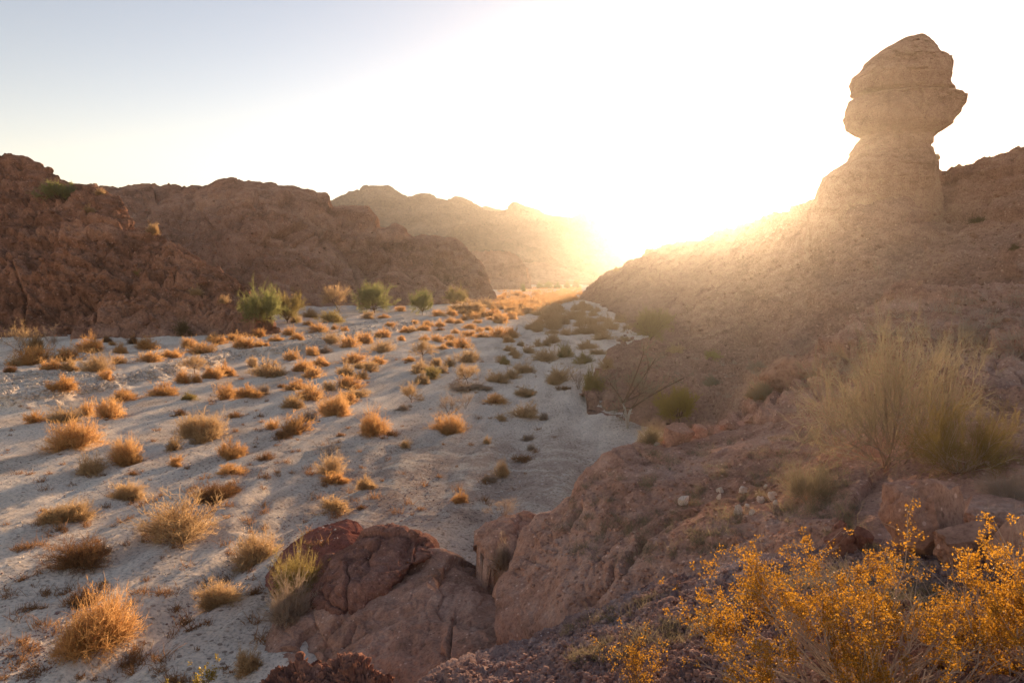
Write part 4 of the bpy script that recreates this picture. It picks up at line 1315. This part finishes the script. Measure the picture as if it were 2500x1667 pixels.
# --- creosote bushes close to the camera: stems, branches and many small leaves
def creosote(label, u, v, d, width, height, n0, nleaf, leaf, mat, stems='wood', seed=1, lean=(0, 0)):
    p = P(u, v, d)
    h = BVH.ray_cast(Vector((p[0], p[1], p[2] + 3)), Vector((0, 0, -1)), 30)
    if h[0] is not None:
        p = np.array(h[0])
    r = empty('creosote_bush', p)
    st, bt, lv = Acc(), Acc(), Acc()
    az = np.linspace(0, 2*math.pi, n0, endpoint=False) + rng.uniform(-.25, .25, n0)
    rad = rng.uniform(.25, 1.0, n0)
    tipz = height*(1.05 - .55*rad**1.6)*rng.uniform(.75, 1.08, n0)
    tip = np.stack([np.cos(az)*rad*width/2 + lean[0], np.sin(az)*rad*width/2*.8 + lean[1], tipz], 1)
    L = np.linalg.norm(tip, axis=1)
    d0 = unit(tip)
    bend = np.zeros((n0, 3))
    t = np.linspace(0, 1, 9)[None, :, None]
    ctrl = tip*np.array([.62, .62, .22]) + rng.normal(size=(n0, 3))*.05
    c0 = (2*t*(1 - t))*ctrl[:, None] + t*t*tip[:, None] + .012*np.cumsum(rng.normal(size=(n0, 9, 3)), 1)*t
    c0[:, :, :2] += rng.normal(size=(n0, 1, 2))*.04*(1 - t)
    # round stems
    K = 9
    wv = np.linspace(.013, .004, K)
    tan = unit(np.gradient(c0, axis=1))
    a1 = unit(np.cross(tan, np.array([.3, .2, 1.])))
    a2 = np.cross(tan, a1)
    ring = [c0 + (a1*math.cos(q) + a2*math.sin(q))*wv[None, :, None]/1.6 for q in np.linspace(0, 2*math.pi, 6, endpoint=False)]
    g = np.stack(ring, 2)            # n0, K, 6, 3
    i = np.arange(n0*K*6).reshape(n0, K, 6)
    j = np.roll(i, -1, 2)
    st.add((g.reshape(-1, 3), np.stack([i[:, :-1], j[:, :-1], j[:, 1:], i[:, 1:]], -1).reshape(-1, 4)))
    c1 = twigs_from(c0, 7, .38, .10, .26, .45, .35, 6, .0045, .002, bt)
    c2 = twigs_from(c1, 4, .25, .05, .13, .55, .35, 4, .0026, .0014, bt)
    # leaf pairs crowded towards the twig ends
    src = np.concatenate([c2[:, k] for k in range(1, 4)] + [c2[:, -1]] + [c1[:, -1], c1[:, -2]])
    gap = fbm((src + p)*4.0, 2) > .02      # bare stretches between leafy sprays
    src = src[gap]
    idx = rng.integers(0, len(src), nleaf)
    c = src[idx] + rng.normal(size=(nleaf, 3))*.011
    n1 = unit(rng.normal(size=(nleaf, 3)) + np.array([0, 0, .5]))
    n2 = unit(np.cross(n1, rng.normal(size=(nleaf, 3))))
    s = leaf*rng.uniform(.6, 1.25, nleaf)[:, None]
    q = np.stack([c, c + n1*s*.55 + n2*s*.33, c + n1*s*1.15, c + n1*s*.55 - n2*s*.33], 1)
    lv.add((q.reshape(-1, 3), np.arange(nleaf*4).reshape(-1, 4)))
    for nm, A, m in (('stems', st, stems), ('branches', bt, stems), ('leaves', lv, mat)):
        vv, ff = A.get()
        mesh_obj(nm, vv + p, ff, M[m], r, p)
    tag(r, label, 'bush', 'creosote bushes close to the camera')


creosote('large golden leaved bush in front with arching pale stems', 2110, 1900, 3.1, 1.62, .53, 58, 42000, .011, 'leaf', lean=(0, .1))
creosote('golden leaved bush cut off by the bottom right corner', 2510, 1850, 2.9, .60, .50, 18, 10000, .012, 'leaf')
creosote('small golden leaved sprig with red stems left of the large golden bush', 1550, 1830, 4.2, .36, .30, 7, 1500, .012, 'leaf', 'stem')
creosote('yellow leaved sprigs poking up at the bottom edge left of the outcrop', 480, 1735, 8.9, .95, .55, 8, 1500, .03, 'leafg', 'stem')

# ------------------------------------------------------------------ stones
def stone_mesh(name, mat, sx=1, sy=.8, sz=.62, rough=.18, seed=0, n=3, cube=.3):
    bm_ = bpy.data.meshes.new('tmp')
    import bmesh
    b = bmesh.new()
    bmesh.ops.create_icosphere(b, subdivisions=n, radius=.5)
    co = np.array([x.co[:] for x in b.verts])
    m = np.abs(co).max(1, keepdims=True)
    co = co*(1 - cube) + co/m*.42*cube
    co = co + unit(co)*(rough*fbm(co*2.2 + seed*5.1, 2) + rough*.35*fbm(co*6 + seed*3.3, 3) )[:, None]
    # a few flat broken faces
    rs = np.random.default_rng(seed + 100)
    for _ in range(5):
        d = unit(rs.normal(size=3))
        o = .33
        k = co @ d
        co = co - np.clip(k - o, 0, None)[:, None]*d
    for x, c in zip(b.verts, co):
        x.co = (c[0]*sx, c[1]*sy, c[2]*sz)
    b.to_mesh(bm_)
    b.free()
    bm_.name = name
    bm_.materials.append(mat)
    return bm_


def stone(name, label, mat, u, v, wpx, hpx, seed, grp=None, n=4, rough=.2, cube=.4, rz=None, tilt=0, depth=.8, sink=.18):
    p, _, dist = hit(u, v)
    k = dist/F0
    W, Hh = wpx*k, hpx*k
    me = stone_mesh(name, mat, W*1.05, W*depth, Hh*1.35, rough, seed, n, cube)
    o = bpy.data.objects.new(name, me)
    COL.objects.link(o)
    o.location = p + np.array([0, W*.3*depth, Hh*(.5 - sink*.5)])
    o.rotation_euler = (0, tilt, rng.uniform(-.3, .3) if rz is None else rz)
    return tag(o, label, 'boulder' if wpx > 60 else 'stone', grp)


GB = 'red brown boulders at the right'
stone('boulder', 'tallest blocky boulder at the right with cracks down its face', M['near'], 2282, 1366, 208, 186, 3, GB, 5, .13, .65, 0)
stone('boulder', 'tilted wedge boulder right of the tallest blocky one', M['near'], 2378, 1370, 150, 96, 5, GB, 5, .15, .5, 0, -.25)
stone('boulder', 'rough lumpy boulder cut off by the right frame edge', M['near'], 2492, 1386, 120, 128, 8, GB, 5, .2, .4)
stone('boulder', 'flat slab lying behind the tilted wedge boulder', M['near'], 2445, 1300, 190, 62, 9, GB, 5, .14, .5, 0, -.12)
stone('boulder', 'dark stone left of its split twin below the wispy shrub', M['red'], 2056, 1356, 74, 58, 11, GB, 4, .15, .45, 0, -.25)
stone('boulder', 'split stone touching the dark stone below the wispy shrub', M['red'], 2108, 1344, 52, 54, 12, GB, 4, .15, .5)
stone('boulder', 'small square stone behind the dark stone below the wispy shrub', M['red'], 2052, 1308, 36, 36, 13, GB, 4, .15, .6)
GRW = 'row of red stones along the edge of the near slope'
for i, (u, v, wp, hp, lab) in enumerate(((1655, 1088, 74, 54, 'largest red stone at the left end of the edge row'), (1708, 1068, 38, 34, 'squarish red stone next to the largest in the edge row'),
                                         (1733, 1062, 28, 24, 'smallest red stone in the edge row'), (1781, 1050, 50, 26, 'low rounded red stone in the edge row'), (1836, 1032, 46, 19, 'flat red stone at the right end of the edge row'))):
    stone('red_stone', lab, M['near'], u, v, wp, hp, 20 + i, GRW, 4, .14, .5)
stone('boulder', 'overhanging boulder leaning on the red rock rib', M['ridge'], 1915, 936, 96, 62, 31, None, 5, .15, .35, 0, -.35)
GW = 'white stones lying on the near slope'
for i, (u, v, wp, hp, lab) in enumerate(((1669, 1233, 30, 22, 'largest white stone alone on the near slope'), (1803, 1258, 22, 24, 'white stone at the front of the stone cluster'), (1756, 1219, 11, 15, 'small upright white stone left of the stone cluster'),
                                         (1815, 1205, 24, 16, 'pale stone at the back of the stone cluster'), (1759, 1202, 20, 12, 'pinkish flat stone left of the stone cluster'), (1857, 1228, 20, 16, 'greyish white stone right in the cluster'),
                                         (1886, 1222, 22, 20, 'whitest rounded stone at the right of the cluster'), (1869, 1192, 11, 9, 'tiny white stone behind the stone cluster'), (1826, 1238, 13, 8, 'thin white chip in the middle of the stone cluster'),
                                         (1838, 1256, 16, 12, 'small pale stone in front right of the cluster'), (1604, 1088, 14, 8, 'white chip near the edge row of red stones'), (1895, 1232, 14, 12, 'dull white stone beside the whitest rounded one'))):
    stone('white_stone', lab, M['white'], u, v, wp, hp, 40 + i, GW, 3, .2, .3)

# loose gravel and rubble: one object for each spread
def scatter_stones(name, label, mat, n, poly, smin, smax, power=2.2, clump=None, dref=None):
    base = []
    for s in range(6):
        me = stone_mesh('tmp', mat, 1, .8, .7, .25, 60 + s, 1, .3)
        base.append((np.array([x.co[:] for x in me.vertices]), np.array([p_.vertices[:] for p_ in me.polygons])))
        bpy.data.meshes.remove(me)
    us = [p[0] for p in poly]
    vs = [p[1] for p in poly]
    V, T, nn = [], [], 0
    k = 0
    tries = 0
    while k < n and tries < n*12:
        tries += 1
        u, v = rng.uniform(min(us), max(us)), rng.uniform(min(vs), max(vs))
        if not inside(u, v, poly):
            continue
        p, nr, dist = hit(u, v)
        if p is None or (clump is not None and fbm(np.array([p*np.array([.55, .16, 1])]), 3)[0] < clump):
            continue
        s = smin + (smax - smin)*rng.random()**power
        if dref:
            s *= min(1, dist/dref)
        a = rng.uniform(0, 6.28)
        R = np.array([[math.cos(a), -math.sin(a), 0], [math.sin(a), math.cos(a), 0], [0, 0, 1]])
        bv, bt_ = base[k % 6]
        V.append((bv*s*rng.uniform(.7, 1.2, 3)) @ R.T + p + np.array([0, 0, s*.12]))
        T.append(bt_ + nn)
        nn += len(bv)
        k += 1
    v = np.concatenate(V)
    f = np.concatenate(T)
    o = mesh_obj(name, v, f.astype(np.int32), mat, loc=(v[:, 0].mean(), v[:, 1].mean(), v[:, 2].min()))
    return tag(o, label, 'gravel', kind='stuff')


scatter_stones('gravel', 'dark loose gravel strewn over the front bank', M['gravelly'], 9000, [(1000, 1667), (1290, 1575), (1400, 1510), (1700, 1400), (2100, 1335), (2500, 1330), (2500, 1667)], .008, .075, 3.0)
scatter_stones('gravel', 'reddish stones strewn over the near slope', M['near'], 4200, [(1250, 1400), (1300, 1300), (1420, 1180), (1560, 1100), (1860, 1040), (2050, 1020), (2050, 1300), (1700, 1390), (1400, 1500)], .010, .085, 4.5)
scatter_stones('gravel', 'pale rubble along the top of the eroded left bank', M['white'], 2600, [(0, 905), (140, 905), (300, 915), (420, 880), (560, 850), (700, 820), (900, 785), (1040, 775), (1000, 800), (760, 850), (640, 868), (480, 895), (250, 955), (0, 990)], .05, .42, 3.5)
scatter_stones('gravel', 'scattered dark pebbles on the sandy wash', M['gravelly'], 5500, [(0, 1050), (700, 950), (1250, 960), (1400, 1150), (1180, 1280), (900, 1270), (640, 1440), (640, 1667), (0, 1667)], .010, .06, 3.4, .12)
scatter_stones('gravel', 'pale pebbles scattered over the sand by the near slope', M['white'], 1500, [(0, 1050), (700, 1000), (1250, 1060), (1400, 1150), (1180, 1280), (900, 1270), (640, 1440), (640, 1667), (0, 1667)], .015, .085, 3.6)

scatter_stones('scree', 'loose stones lying over the shaded right slopes', M['ridge'], 2600, [(1520, 800), (1600, 700), (1800, 620), (2000, 600), (2290, 520), (2500, 430), (2500, 900), (2000, 960), (1700, 990), (1480, 960)], .08, .75, 5, None, 60)
scatter_stones('scree', 'loose stones lying over the left hills', M['hill'], 900, [(0, 600), (100, 500), (300, 580), (600, 460), (760, 480), (1000, 600), (1150, 680), (1190, 740), (700, 745), (660, 800), (0, 815)], .10, .9, 5)

# dry grass on the near slope and the front bank
def grass(name, label, mat, n, poly, hmin, hmax, wd):
    acc = Acc()
    us = [p[0] for p in poly]
    vs = [p[1] for p in poly]
    k = 0
    tries = 0
    while k < n and tries < 40*n:
        tries += 1
        u, v = rng.uniform(min(us), max(us)), rng.uniform(min(vs), max(vs))
        if not inside(u, v, poly):
            continue
        p, nr, dist = hit(u, v)
        if p is None or fbm(np.array([p*1.4]), 2)[0] < .02:
            continue
        m = int(rng.uniform(16, 60))
        hh = rng.uniform(hmin, hmax)
        az = rng.uniform(0, 6.28, m)
        d = np.stack([np.cos(az)*.6, np.sin(az)*.6, rng.uniform(.35, 1.1, m)], 1)
        b = np.zeros((m, 3))
        b[:, :2] = rng.normal(size=(m, 2))*hh*.45
        c = curve(b, d, rng.uniform(.5, 1.1, m)*hh, rng.normal(size=(m, 3))*.35, 4)
        acc.add(ribbons(c + p - np.array([0, 0, .01]), np.linspace(wd, wd*.4, 4)[None].repeat(m, 0)))
        k += 1
    v, f = acc.get()
    tag(mesh_obj(name, v, f, mat, loc=(v[:, 0].mean(), v[:, 1].mean(), v[:, 2].min())), label, 'grass', kind='stuff')


grass('dry_grass', 'short pale dry grass on the front bank', M['wisp'], 260, [(1380, 1530), (1700, 1400), (2100, 1330), (2500, 1330), (2500, 1500), (1900, 1520), (1300, 1660)], .035, .10, .0035)
grass('dry_grass', 'thin tan dry grass on the near slope', M['wisp'], 300, [(1290, 1330), (1420, 1190), (1560, 1110), (1860, 1060), (2050, 1040), (2100, 1300), (1800, 1340), (1500, 1380)], .05, .14, .004)
grass('dry_grass', 'tan dry weeds on the shaded right slopes', M['grey'], 110, [(1560, 900), (1800, 860), (2000, 850), (2300, 720), (2500, 720), (2500, 900), (2200, 900), (1900, 960), (1750, 990)], .12, .32, .012)

grass('twig_litter', 'dead twigs and small dry tufts littering the sand', M['brown'], 420, [(0, 1000), (600, 900), (1250, 800), (1400, 900), (1420, 1050), (1300, 1180), (1150, 1260), (900, 1260), (640, 1420), (640, 1667), (0, 1667)], .06, .20, .012)

# ------------------------------------------------------------------ the air
def haze_box():
    x0, x1, y0, y1, z0, z1 = -1000, 1000, -40, 1000, -5, 125
    v = [(x, y, z) for z in (z0, z1) for y in (y0, y1) for x in (x0, x1)]
    f = [(0, 2, 3, 1), (4, 5, 7, 6), (0, 1, 5, 4), (2, 6, 7, 3), (0, 4, 6, 2), (1, 3, 7, 5)]
    me = bpy.data.meshes.new('haze')
    me.from_pydata(v, [], f)
    m, n, out = new_mat('haze_air')
    pv = N(n, 'VolumePrincipled')
    pv.inputs['Color'].default_value = (.95, .90, .82, 1)
    pv.inputs['Density'].default_value = HAZE_DENSITY
    pv.inputs['Anisotropy'].default_value = HAZE_G
    n.links.new(pv.outputs[0], out.inputs['Volume'])
    me.materials.append(m)
    o = bpy.data.objects.new('haze', me)
    COL.objects.link(o)
    tag(o, 'thin warm haze glowing in the low sun over the whole valley', 'haze', kind='stuff')


haze_box()
